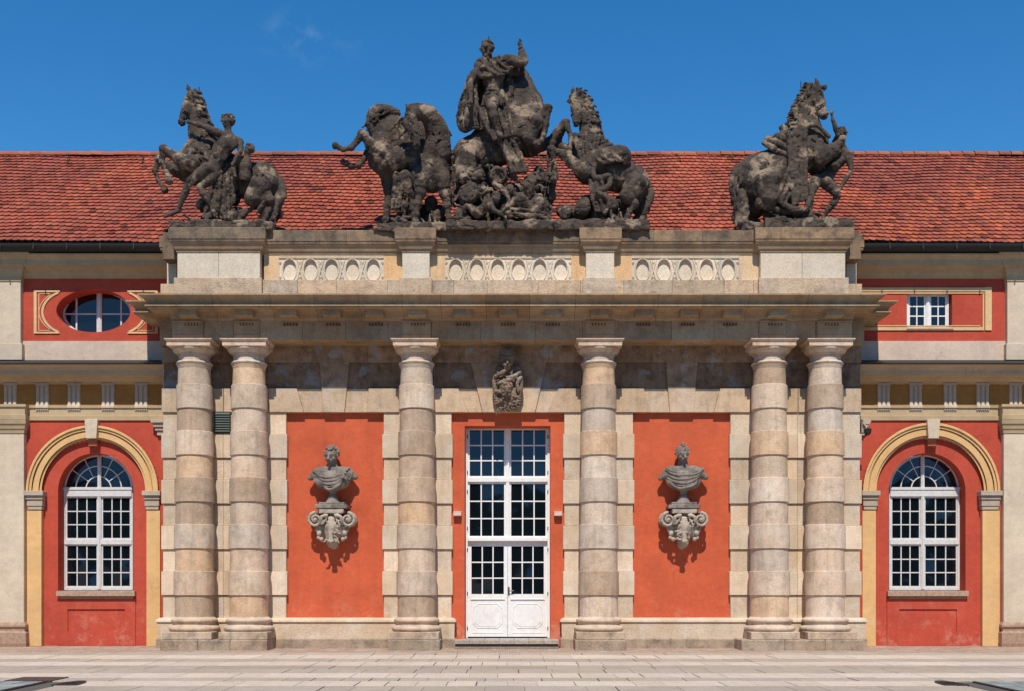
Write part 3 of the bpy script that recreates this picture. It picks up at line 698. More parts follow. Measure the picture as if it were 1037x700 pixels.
def build_door():
    yd = 0.64
    x0, x1 = X(470.6, .16), X(557.4, .16)
    zt, zs1, zs2, zd, zb = Z(433, yd), Z(486.5, yd), Z(490.5, yd), Z(547, yd), 0.24
    fr = MB(); gl = MB()
    # outer frame, centre mullion, transoms
    fr.box(x0, x0 + .06, yd - .03, yd + .12, zb, zt + .3); fr.box(x1 - .06, x1, yd - .03, yd + .12, zb, zt + .3)
    fr.box(x0 + .06, x1 - .06, yd - .029, yd + .12, zt - .02, zt + .3)
    xm = (x0 + x1) / 2
    fr.box(xm - .042, xm + .042, yd - .045, yd + .1, zd + .05, zt - .02)
    fr.box(x0 + .06, x1 - .06, yd - .055, yd + .1, zs1 - .045, zs1 + .06)
    fr.box(x0 + .06, x1 - .06, yd - .10, yd + .1, zd - .03, zd + .055); fr.box(x0 + .06, x1 - .06, yd - .06, yd + .1, zd - .07, zd - .032)
    door = fr.build('door', 'white', P, bevel=0.004)
    for k, (a, b_) in enumerate(((x0 + .06, xm - .042), (xm + .042, x1 - .06))):
        s = MB(); g = MB()
        pane_grid(s, g, a, b_, zs1 + .06, zt - .02, 3, 3, yd)
        s.build('upper_sash', 'agedwhite' if False else 'white', door, bevel=.002); g.build('glass', 'glass', door)
        s = MB(); g = MB()
        pane_grid(s, g, a, b_, zd + .055, zs1 - .045, 3, 3, yd)
        s.build('lower_sash', 'white', door, bevel=.002); g.build('glass', 'glass', door)
    zg = Z(605.5, yd)
    for k, (a, b_) in enumerate(((x0 + .06, xm - .004), (xm + .004, x1 - .06))):
        s = MB(); g = MB()
        pane_grid(s, g, a, b_, zg, zd - .072, 3, 3, yd, rim=.095)
        s.box(a, b_, yd + .004, yd + .05, zb + .03, zg)
        s.box(a + .07, b_ - .07, yd - .022, yd + .01, zg - .05, zg - .02)
        # raised octagonal panel with stepped corners
        pa, pb, p0, p1, ch = a + .14, b_ - .14, zb + .26, zg - .16, .12
        octo = [(pa + ch, p0), (pb - ch, p0), (pb, p0 + ch), (pb, p1 - ch), (pb - ch, p1), (pa + ch, p1), (pa, p1 - ch), (pa, p0 + ch)]
        s.tube([(x, yd + .002, z) for x, z in octo + octo[:1]], .013, 6)
        s.prism([(x + (.03 if x < (pa + pb) / 2 else -.03), z + (.03 if z < (p0 + p1) / 2 else -.03)) for x, z in octo], yd - .008, yd + .02)
        s.box(a + .12, b_ - .12, yd - .004, yd + .01, zb + .12, zb + .15)
        s.build('door_leaf', 'white', door, bevel=.003); g.build('glass', 'glass', door)
    hg = MB()
    for zz in (zb + .25, zb + 1.15, zd - .25, zd + .3, zs1 - .3, zs2 + .3, zt - .25):
        for xx in (x0 + .052, x1 - .052): hg.box(xx - .012, xx + .012, yd - .045, yd - .02, zz - .045, zz + .045)
    hg.build('hinge_set', 'brass', door)
    h = MB(); hx, hz = xm + .03, Z(598.5, yd)
    h.box(hx - .02, hx + .02, yd - .012, yd + .004, hz - .12, hz + .1)
    h.tube([(hx, yd - .01, hz), (hx, yd - .055, hz), (hx + .05, yd - .06, hz), (hx + .13, yd - .055, hz + .004)], .011, 8)
    h.tube([(hx, yd - .02, hz - .08), (hx, yd - .03, hz - .08)], .014, 8)
    h.build('handle', 'brass', door)
    st = MB(); sa, sb = X(460.3, -.35), X(566, -.35); n = 7
    for i in range(n): st.box(sa + (sb - sa) * i / n, sa + (sb - sa) * (i + 1) / n - .005, -.42, .8, .135, .235, jit(.1))
    st.box(sa + .03, sb - .03, -.36, .5, -.05, .134, (.35, .33, .3)); st.box(sa, sb, -.43, .4, -.05, .07, (.7, .65, .6))
    st.build('doorstep', 'granite', P, bevel=.008)
build_door()

# ---- keystone cartouche is carved later with the statues

# ------------------------------------------------------------------ the two wings
def yz(py, off=0.0): return Z(py, YW + off)
def yx(px, off=0.0): return X(px, YW + off)
def czp(o, py): return (o, Z(py, YW - o))        # a profile point standing out by o, at its height in the photograph
def arch_pts(xc, r, zs, zb, n=28, e=1.0):
    """closed outline: round-headed opening"""
    return [(xc + r * math.cos(math.pi * k / n), zs + r * e * math.sin(math.pi * k / n)) for k in range(n + 1)] + [(xc - r, zb), (xc + r, zb)]
def arc_ring(mb, xc, zs, r0, r1, y0, y1, a0=0.0, a1=math.pi, n=40, tint=(1, 1, 1)):
    for k in range(n):
        t0, t1 = a0 + (a1 - a0) * k / n, a0 + (a1 - a0) * (k + 1) / n
        P4 = [(xc + r * math.cos(t), zs + r * math.sin(t)) for r, t in ((r0, t0), (r1, t0), (r1, t1), (r0, t1))]
        vs = [(x, y0, z) for x, z in P4] + [(x, y1, z) for x, z in P4]
        fs = [(3, 2, 1, 0), (0, 1, 5, 4), (2, 3, 7, 6)]
        if k == 0: fs.append((0, 4, 5, 1))
        if k == n - 1: fs.append((3, 2, 6, 7))
        mb.add(vs, [f[::-1] if f == (3, 2, 1, 0) else f for f in fs], tint)

def arched_window(g):
    """g: dict of photograph measures for one wing's ground floor bay"""
    wz = g['y']
    fr = MB(); gl = MB(); yf = wz
    x0, x1 = X(g['wx0'], yf), X(g['wx1'], yf); xm = X(g['wm'], yf)
    zb, zs, zt = Z(597, yf), Z(495, yf), Z(460.5, yf)
    rx = (x1 - x0) / 2; xc = (x0 + x1) / 2; rz = zt - zs
    zm0, zm1 = Z(551.5, yf), Z(546.5, yf); zt0, zt1 = Z(503, yf), Z(494.5, yf)
    # frame
    fr.box(x0, x0 + .05, yf - .02, yf + .08, zb, zs); fr.box(x1 - .05, x1, yf - .02, yf + .08, zb, zs)
    fr.box(x0, x1, yf - .025, yf + .08, zb - .02, zb + .05)
    n = 24
    for k in range(n):
        for (ra, rb, ya, yb, n_) in ((1.0, .94, yf - .02, yf + .08, 0),):
            t0, t1 = math.pi * k / n, math.pi * (k + 1) / n
            q = [(xc + rx * r * math.cos(t), zs + rz * r * math.sin(t)) for r, t in ((ra, t0), (ra, t1), (rb, t1), (rb, t0))]
            fr.prism(q, ya, yb)
    fr.box(xm - .045, xm + .045, yf - .045, yf + .08, zb, zt - .03)
    fr.box(xm - .02, xm + .02, yf - .065, yf + .08, zb, zt - .05)
    fr.box(x0 + .02, x1 - .02, yf - .04, yf + .08, zm0, zm1); fr.box(x0 + .02, x1 - .02, yf - .06, yf + .08, zt0, zt1 - .04); fr.box(x0 - .0, x1 + .0, yf - .08, yf + .08, zt1 - .05, zt1 + .02)
    win = fr.build('arched_window', 'agedwhite', P, bevel=.003)
    for (a, b) in ((x0 + .05, xm - .045), (xm + .045, x1 - .05)):
        for (c, d) in ((zb + .05, zm0), (zm1, zt0)):
            s = MB(); q = MB(); pane_grid(s, q, a, b, c, d, 3, 3, yf, mw=.03, rim=.04)
            s.build('sash', 'agedwhite', win, bevel=.002); q.build('glass', 'glass', win)
    fan = MB()
    for f in (.36, .66):
        for k in range(n):
            t0, t1 = math.pi * k / n, math.pi * (k + 1) / n
            q = [(xc + rx * r * math.cos(t), zs + rz * r * math.sin(t)) for r, t in ((f + .014, t0), (f + .014, t1), (f - .014, t1), (f - .014, t0))]
            fan.prism(q, yf + .005, yf + .05)
    for t in (.2 * math.pi, .36 * math.pi, .64 * math.pi, .8 * math.pi):
        c_, s_ = math.cos(t), math.sin(t); w_ = .010
        r0 = .36
        a = (xc + rx * r0 * c_, zs + rz * r0 * s_); b = (xc + rx * .95 * c_, zs + rz * .95 * s_)
        fan.prism([(a[0] - w_ * s_, a[1] + w_ * c_), (b[0] - w_ * s_, b[1] + w_ * c_), (b[0] + w_ * s_, b[1] - w_ * c_), (a[0] + w_ * s_, a[1] - w_ * c_)], yf + .012, yf + .045)
    fan.build('fan_bars', 'agedwhite', win)
    q = MB()
    angs = [0, .2, .36, .5, .64, .8, 1.0]
    for i in range(6):
        for (f0, f1) in ((.05, .36), (.36, .66), (.66, .94)):
            e = R.uniform(-.002, .002); m_ = 5; pts = []
            for k in range(m_ + 1):
                t = math.pi * (angs[i] + (angs[i + 1] - angs[i]) * k / m_); pts.append((xc + rx * f1 * math.cos(t), zs + rz * f1 * math.sin(t)))
            for k in range(m_, -1, -1):
                t = math.pi * (angs[i] + (angs[i + 1] - angs[i]) * k / m_); pts.append((xc + rx * f0 * math.cos(t), zs + rz * f0 * math.sin(t)))
            q.add([(x, yf + .03 + e * (x - xc), z) for x, z in pts[::-1]], [tuple(range(len(pts)))])
    q.build('glass', 'glass', win)
    sl_ = MB(); sl_.box(X(g['s0'], YW - .02), X(g['s1'], YW - .02), YW - .04, YW + .45, Z(604, YW), Z(598.5, YW), (1, 1, 1))
    sl_.box(X(g['s0'] + 2, YW - .02), X(g['s1'] - 2, YW - .02), YW + .02, YW + .3, Z(606.5, YW), Z(604, YW), (.8, .8, .8))
    sl_.build('sill', 'sill', win, bevel=.008)

def wing(side):
    L = side < 0
    g = dict(ax=94.6, ro=66.7, ri=52.5, jo0=28, ji0=42.7, ji1=149, jo1=162.6, wx0=64.6, wx1=134.8, wm=101, s0=56.8, s1=136.4, r0=58.8, r1=135.2, rs=497, rt=459, pc=(69, 127), pl=(58.5, 137.5)) if L else \
        dict(ax=942, ro=69.2, ri=54.5, jo0=872.8, ji0=886.3, ji1=994.2, jo1=1011.6, wx0=900.2, wx1=971.6, wm=934, s0=899, s1=981, r0=900, r1=977.8, rs=497, rt=459, pc=(910, 968.5), pl=(898, 979))
    g['y'] = YW + .50
    xin = -8.84 if L else 8.84
    xo = -21.0 if L else 21.0
    xp0, xp1 = (yx(-42), yx(27)) if L else (yx(1013.6), yx(1083))       # pilaster
    lo, hi = min(xin, xo), max(xin, xo)
    zspr = yz(498); zimp = yz(517)
    # spandrel wall (front plane) with the round-headed opening filled by archivolt
    red = MB()
    bx0, bx1 = (xp1 - .05, xin) if L else (xin, xp0 + .05)
    xc = yx(g['ax']); ro, ri = g['ro'] * .03550 * (D + YW) / D * F / F, g['ri']
    S = (D + YW) / F
    ro, ri = g['ro'] * S, g['ri'] * S
    zarch = yz(426)
    red.hole_wall((bx0, bx1, zspr - .0, zarch + .1), arch_pts(xc, ro - .02, zspr, zspr - .001, 36)[:37] , (xc, zspr + .3), YW, .14) if False else None
    # spandrel as strips over the arch
    n = 40
    for k in range(n):
        t0, t1 = math.pi * k / n, math.pi * (k + 1) / n
        a = (xc + (ro - .02) * math.cos(t0), zspr + (ro - .02) * math.sin(t0)); b = (xc + (ro - .02) * math.cos(t1), zspr + (ro - .02) * math.sin(t1))
        red.add([(b[0], YW, b[1]), (a[0], YW, a[1]), (a[0], YW, zarch + .1), (b[0], YW, zarch + .1)], [(0, 1, 2, 3)])
    red.box(bx0, xc - ro + .021, YW, YW + .3, 0, zarch + .1); red.box(xc + ro - .021, bx1, YW, YW + .3, 0, zarch + .1)
    # inner recessed face with the window opening
    yi = YW + .10
    rr = (X(g['r1'], yi) - X(g['r0'], yi)) / 2; rcx = (X(g['r1'], yi) + X(g['r0'], yi)) / 2
    zs_, zt_ = Z(g['rs'], yi), Z(g['rt'], yi)
    hole = arch_pts(rcx, rr, zs_, Z(603, yi), 28, (zt_ - zs_) / rr)
    red.hole_wall((xc - ro + .02, xc + ro - .02, 0.0, zspr + ro), hole, (rcx, (zs_ + 1.4) / 2), yi, .55)
    # breast under the window with its sunk panel
    pa, pb, q0, q1 = X(g['pc'][0], yi), X(g['pc'][1], yi), Z(639.5, yi), Z(617, yi)
    ra, rb = X(g['pl'][0], yi), X(g['pl'][1], yi)
    red.hole_wall((ra, rb, .01, Z(606, yi)), [(pa, q0), (pb, q0), (pb, q1), (pa, q1)], ((pa + pb) / 2, (q0 + q1) / 2), yi - .035, .045, slab=.036)
    red.box(pa - .01, pb + .01, yi + .008, yi + .1, q0 - .01, q1 + .01)
    # upper storey
    zu0, zu1 = yz(345.7), yz(279)
    if L:
        ea, eb, ec, ed = 57, 132.3, 336.5, 293
        cx, cz = yx((ea + eb) / 2), yz((ec + ed) / 2); rx, rz = (yx(eb) - yx(ea)) / 2, (yz(ed) - yz(ec)) / 2
        red.hole_wall((yx(20), bx1, zu0 - .05, zu1 + .1), [(cx + rx * math.cos(t * math.pi / 32), cz + rz * math.sin(t * math.pi / 32)) for t in range(64)], (cx, cz), YW, .6)
        fr = MB(); gl = MB(); yf = YW + .44
        exc, ezc = X(98.6, yf), Z(315.2, yf); a_, b_ = (X(132.0, yf) - X(64.5, yf)) / 2, (Z(294.5, yf) - Z(336, yf)) / 2
        ezc -= .06; b_ += .06; a_ += .03
        n = 40
        for k in range(n):
            t0, t1 = 2 * math.pi * k / n, 2 * math.pi * (k + 1) / n
            q = [(exc + (a_ + o) * math.cos(t), ezc + (b_ + o) * math.sin(t)) for o, t in ((.08, t0), (.08, t1), (-.025, t1), (-.025, t0))]
            fr.prism(q, yf - .02, yf + .06)
            q = [(exc + (a_ + o) * math.cos(t), ezc + (b_ + o) * math.sin(t)) for o, t in ((-.024, t0), (-.024, t1), (-.05, t1), (-.05, t0))]
            fr.prism(q, yf - .0, yf + .05)
        xm = X(100.6, yf)
        fr.box(xm - .065, xm + .065, yf - .02, yf + .06, ezc - b_ + .02, ezc + b_ - .02); fr.box(xm - .03, xm + .03, yf - .04, yf + .06, ezc - b_ + .02, ezc + b_ - .02)
        zc = Z(318.0, yf); fr.box(exc - a_ + .02, exc + a_ - .02, yf + .01, yf + .05, zc - .018, zc + .018)
        for px in (77.3, 122.6):
            x = X(px, yf); h = b_ * math.sqrt(max(0, 1 - ((x - exc) / a_) ** 2)); fr.box(x - .022, x + .022, yf + .005, yf + .05, ezc - h, ezc + h)
        win = fr.build('oval_window', 'agedwhite', P, bevel=.002)
        for sx in (0, 1):
            for sz in (0, 1):
                xa, xb = (exc - a_, xm) if sx == 0 else (xm, exc + a_)
                pts = []
                e = R.uniform(-.003, .003)
                for k in range(9):
                    x = xa + (xb - xa) * k / 8; h = b_ * math.sqrt(max(0, 1 - ((x - exc) / a_) ** 2)); pts.append((x, (ezc + h) if sz else (ezc - h)))
                poly = [(xa, zc)] + pts + [(xb, zc)]
                if not sz: poly = poly
                vs = [(x, yf + .035 + e * (x - exc), z) for x, z in poly]
                gl.add(vs if not sz else vs[::-1], [tuple(range(len(vs)))])
        gl.build('glass', 'glass', win)
        # ochre frame lines: two spandrel shapes embracing the oval
        f = MB()
        def polyband(pts, w_, y0=YW - .022):
            for i in range(len(pts) - 1):
                (xa, za), (xb, zb_) = pts[i], pts[i + 1]; dx, dz = xb - xa, zb_ - za; l = math.hypot(dx, dz)
                nx, nz = -dz / l * w_ / 2, dx / l * w_ / 2; ex, ez = dx / l * .004, dz / l * .004
                f.prism([(xa + nx - ex, za + nz - ez), (xb + nx + ex, zb_ + nz + ez), (xb - nx + ex, zb_ - nz + ez), (xa - nx - ex, za - nz - ez)], y0 - .0005 * (i % 2), YW + .05)
        for sg, vx in ((-1, 36.0), (1, 158.5)):
            f.cut(); arcp = []
            for k in range(17):
                py = 296.5 + (336.2 - 296.5) * k / 16; u = (py - 316.4) / 19.85
                off = (cx - yx(43.2)) if sg < 0 else (yx(147.0) - cx)
                arcp.append((cx + sg * (off - (1 - math.sqrt(max(0, 1 - (u * .88) ** 2))) * .78), yz(py)))
            polyband(arcp, .055); polyband([(p[0] + sg * .09, p[1]) for p in arcp[1:-1]], .02, YW - .014)
            polyband([(yx(vx), yz(294.8)), (yx(vx), yz(338))], .075, YW - .024); polyband([(yx(vx) - sg * .09, yz(298)), (yx(vx) - sg * .09, yz(335))], .02, YW - .012)
            polyband([(yx(vx), yz(295.2)), (arcp[0][0] - sg * .04, yz(295.2))], .045, YW - .026); polyband([(yx(vx), yz(337.2)), (arcp[-1][0] - sg * .04, yz(337.2))], .045, YW - .026)
            polyband([(yx(vx) - sg * .09, yz(297.6)), (arcp[1][0] + sg * .09, yz(297.6))], .018, YW - .013); polyband([(yx(vx) - sg * .09, yz(334.8)), (arcp[-2][0] + sg * .09, yz(334.8))], .018, YW - .013)
        f.build_each('ochre_frame', 'paleochre', P)
    else:
        xa, xb, za, zb_ = yx(918.4), yx(964.2), yz(333.2), yz(297)
        red.hole_wall((bx0, yx(1020), zu0 - .05, zu1 + .1), [(xa, za), (xb, za), (xb, zb_), (xa, zb_)], ((xa + xb) / 2, (za + zb_) / 2), YW, .35)
        fr = MB(); gl = MB(); yf = YW + .16
        xa, xb, za, zb_ = X(919, yf), X(959.8, yf), Z(332.5, yf), Z(298, yf); xm = (xa + xb) / 2
        fr.box(xa - .05, xa + .02, yf - .02, yf + .08, za - .05, zb_ + .1); fr.box(xb - .02, xb + .02, yf - .02, yf + .08, za - .05, zb_ + .1); fr.box(xa + .02, xb - .02, yf - .019, yf + .08, zb_ - .02, zb_ + .1)
        fr.box(xa + .02, xb - .02, yf - .019, yf + .08, za - .05, za + .02); fr.box(xm - .05, xm + .05, yf - .035, yf + .06, za, zb_); fr.box(xm - .022, xm + .022, yf - .05, yf + .06, za, zb_)
        win = fr.build('square_window', 'white', P, bevel=.003)
        for a, b in ((xa + .02, xm - .05), (xm + .05, xb - .02)):
            s = MB(); q = MB(); pane_grid(s, q, a, b, za + .02, zb_ - .02, 2, 3, yf, rim=.045); s.build('sash', 'white', win, bevel=.002); q.build('glass', 'glass', win)
        s = MB(); s.box(yx(917.5), yx(965), YW - .03, YW + .2, yz(335), yz(333.3), (.5, .45, .4)); s.build('sill', 'sill', win)
        f = MB(); x1_ = yx(1000)
        f.box(bx0, x1_, YW - .03, YW + .05, yz(295.4), yz(291.5)); f.box(bx0, x1_ - .08, YW - .02, YW + .05, yz(297.6), yz(296.4))
        f.box(x1_ - .07, x1_ + .1, YW - .031, YW + .05, yz(334.8), yz(291)); f.box(x1_ - .13, x1_ - .095, YW - .02, YW + .05, yz(333), yz(297))
        f.box(bx0, x1_ - .1, YW - .028, YW + .05, yz(334.8), yz(331.6)); f.box(bx0, x1_ - .2, YW - .018, YW + .05, yz(330.6), yz(329.7))
        f.build('ochre_frame', 'paleochre', P)
    red.box(*( (lo, xp0 + .05) if L else (xp1 - .05, hi) ), YW + .02, YW + .3, 0, zu1 + .1)
    red.build('wing_wall', 'redwing', P)
    # ochre arch: jambs, imposts, archivolt, keystone
    arc = MB()
    for a, b in ((g['jo0'], g['ji0']), (g['ji1'], g['jo1'])): arc.cut(); arc.box(yx(a), yx(b), YW - .05, YW + .2, 0.02, zimp - .01)
    arc.cut(); arc_ring(arc, xc, zspr, ri, ri + .06, YW + .0, YW + .3); arc_ring(arc, xc, zspr, ri + .06, ro - .17, YW - .05, YW + .3, tint=(1.0, 1.0, 1.0))
    arc_ring(arc, xc, zspr, ro - .17, ro - .13, YW - .02, YW + .3); arc_ring(arc, xc, zspr, ro - .13, ro - .06, YW - .07, YW + .3); arc_ring(arc, xc, zspr, ro - .06, ro, YW - .105, YW + .3)
    arc.build_each('ochre_arch', 'yellow', P)
    imp = MB()
    for a, b in ((g['jo0'] - 1.2, g['ji0'] + 3), (g['ji1'] - 3, g['jo1'] + 1)):
        imp.cut(); xa, xb = yx(a), yx(b); zz = [yz(p) for p in (516.5, 513, 506.5, 502.5, 498)]
        imp.box(xa + .06, xb - .06, YW - .07, YW + .25, zz[0], zz[1]); imp.box(xa + .04, xb - .04, YW - .09, YW + .25, zz[1] + .003, zz[2], (.95, .95, .95))
        imp.box(xa + .02, xb - .02, YW - .12, YW + .25, zz[2] + .002, zz[3], (.85, .85, .85)); imp.box(xa - .01, xb + .01, YW - .17, YW + .25, zz[3] + .002, zz[4] + .01)
    imp.build_each('arch_impost', 'grey', P, bevel=.008)
    k = MB(); ka, kb = xc - (.17 if L else .14), xc + (.17 if L else .2)
    k.prism([(ka + .035, yz(445)), (kb - .035, yz(445)), (kb, yz(425.5)), (ka, yz(425.5))], YW - .17, YW + .2); k.box(ka + .06, kb - .06, YW - .06, YW + .2, yz(452), yz(445.2), (.75, .3, .22))
    k.build('arch_keystone', 'cream', P, bevel=.008)
    arched_window(g)
    # low wall foot
    b = MB(); b.box(lo, hi, YW + .085, YW + .2, 0, .02); b.build('wall_foot', 'sill', P)
    # pale band over the lower cornice, lower cornice, triglyph frieze, architrave (all run the length of the wing)
    o = MB(); o.box(lo, hi, YW - .03, YW + .3, yz(366.5), yz(345.7)); 
    o.build('storey_band', 'pinkband', P)
    path = [(lo, YW), (hi, YW)]
    fl = MB(); fl.sweep(path, [(-.1, yz(368)), czp(.60, 368.6), czp(.655, 368.9), czp(.66, 367.6), (.0, yz(364.6)), (-.1, yz(364.6))]); fl.build('ledge_flashing', 'gutter', P)
    m = MB(); z = lambda p: yz(p)
    m.sweep(path, [(-.1, z(389.5)), (.035, z(389.5)), (.04, z(387.6)), czp(.09, 386.4), czp(.16, 384), czp(.20, 381.6), czp(.22, 380.6), czp(.48, 379.6), czp(.485, 375), czp(.51, 374), czp(.53, 372.4), czp(.60, 370.4), czp(.635, 369.6), czp(.635, 368.8), (.3, Z(368.4, YW - .6)), (-.1, yz(367.6) - .02)])
    m.sweep(path, [(-.1, z(426)), (.04, z(426)), (.05, z(421.6)), (.02, z(421.2)), (.02, z(414)), (.055, z(413.4)), (.06, z(411)), (-.1, z(411))])
    m.build('storey_cornice', 'mould', P)
    fz = MB(); fz.box(lo, hi, YW - .005, YW + .3, yz(411.2), yz(388)); fz.build('triglyph_frieze', 'ochre', P)
    tg = [11, 43.4, 75.5, 110, 143.5] if L else [894.6, 927, 961.8, 994.8, 1028]
    st = (tg[-1] - tg[0]) / 4
    tg = [tg[0] - st * k for k in (4, 3, 2, 1)] + tg if L else tg + [tg[-1] + st * k for k in (1, 2, 3)]
    t = MB(); gt = MB()
    for px in tg:
        xx = yx(px); w_ = .165; t.cut(); gt.cut()
        t.box(xx - w_ - .01, xx + w_ + .01, YW - .06, YW + .1, yz(391), yz(388)); t.box(xx - w_, xx + w_, YW - .022, YW + .1, yz(411), yz(391))
        for j in range(3): t.box(xx - w_ + j * .118 + .005, xx - w_ + j * .118 + .082, YW - .05, YW + .1, yz(411), yz(391) - .003)
        for j in range(3):
            gx = xx - w_ + j * .118 + .045
            gt.add([(gx - .05, YW - .07, yz(411.5)), (gx + .05, YW - .07, yz(411.5)), (gx + .03, YW - .055, yz(408.6)), (gx - .03, YW - .055, yz(408.6)), (gx - .05, YW, yz(411.5)), (gx + .05, YW, yz(411.5)), (gx + .03, YW, yz(408.6)), (gx - .03, YW, yz(408.6))],
                   [(0, 1, 2, 3), (0, 4, 5, 1), (1, 5, 6, 2), (3, 2, 6, 7), (0, 3, 7, 4)])
        gt.box(xx - w_, xx + w_, YW - .075, YW, yz(413.4), yz(411.5)); gt.box(xx - w_, xx + w_, YW - .05, YW, yz(415), yz(413.5), (.7, .68, .65))
        for j in range(6): gt.box(xx - w_ + j * .058, xx - w_ + j * .058 + .036, YW - .052, YW, yz(416.2), yz(415), (.7, .68, .65))
    t.build_each('triglyph', 'grey', P, bevel=.006); gt.build_each('guttae', 'cream', P)
    # main cornice of the wing
    m = MB()
    m.sweep(path, [(-.1, yz(282.5)), (.045, yz(282.5)), czp(.05, 279.5), czp(.085, 278), czp(.12, 274), czp(.16, 271.5), czp(.20, 270), czp(.36, 269), czp(.365, 263.6), czp(.40, 262.4), czp(.46, 259.4), czp(.50, 258), czp(.50, 256.6), (-.1, Z(256.6, YW - .5))])
    m.build('eaves_cornice', 'mould', P)
    # pilasters
    pl = MB()
    pl.box(xp0, xp1, YW - .17, YW + .2, yz(632), yz(440.5)); a, b2 = (xp0, xp1 - .0)
    pl.cut(); pl.box(xp0 + .1, xp1 - .09, YW - .16, YW + .2, yz(365), yz(285)); pl.box(xp0 + .06, xp1 - .04, YW - .19, YW + .2, yz(366), yz(349.5))
    pl.build_each('pilaster', 'cream', P, bevel=.006)
    pm = MB(); pp = [(xp0 + .1, YW), (xp0 + .1, YW - .16), (xp1 - .09, YW - .16), (xp1 - .09, YW)]
    pm.sweep(pp, [(-.1, yz(286)), czp(.02, 286.5), czp(.03, 281), czp(.07, 277), czp(.12, 271.5), czp(.22, 269.5), czp(.23, 264), czp(.30, 261), czp(.37, 258), czp(.37, 256.4), (-.1, Z(256.4, YW - .37))])
    pm.cut(); pp = [(xp0, YW), (xp0, YW - .17), (xp1, YW - .17), (xp1, YW)]
    pm.sweep(pp, [(-.1, yz(440)), (.015, yz(440)), (.02, yz(436.8)), (.045, yz(435.5)), (.055, yz(432)), (.085, yz(430.6)), (.09, yz(426.3)), (-.1, yz(426.3))], lambda i: (.8, .8, .8))
    pm.sweep(pp, [(-.1, yz(426)), (.07, yz(426)), (.08, yz(421.6)), (.05, yz(421.2)), (.05, yz(414)), (.09, yz(413.4)), (.09, yz(411)), (-.1, yz(411))])
    pm.build_each('pilaster_capital', 'mould', P)
    pb_ = MB(); pb_.sweep(pp, [(-.1, yz(630)), (.03, yz(630)), (.07, yz(632.5)), (.075, yz(634.5)), (.03, yz(637)), (.03, yz(639)), (.09, yz(640.5)), (.09, yz(651) + .0), (-.1, .02)], lambda i: (.92, .9, .88))
    pb_.sweep(pp, [(-.1, yz(650.8)), (.10, yz(650.8)), (.10, .0), (-.1, .0)], lambda i: (.75, .7, .65)); pb_.build('pilaster_base', 'sill', P, bevel=.006)
    # the small piece of pilaster capital where the wing meets the centre
    sm = MB(); xa, xb = ((yx(157), xin + .1) if L else (xin - .1, yx(877.5)))
    for (pa_, pb2, oo) in ((441.5, 437, .04), (436.8, 433.5, .08), (433.3, 429.5, .12), (429.3, 426.3, .17)):
        sm.box(xa + (.12 - oo if L else 0), xb - (0 if L else .12 - oo), YW - oo - .05, YW + .1, yz(pa_), yz(pb2))
    sm.build('respond_capital', 'grey', P, bevel=.006)
for sd in (-1, 1): wing(sd)

# respond: side of the centre block, closing it back to the wings
sb = MB()
for z0, z1 in ((0, ZL2 + .3),):
    sb.box(-RX + .05, -RX + .3, .3, .75, z0, z1); sb.box(RX - .3, RX - .05, .3, .75, z0, z1)
sb.build('side_return', 'sand', P)

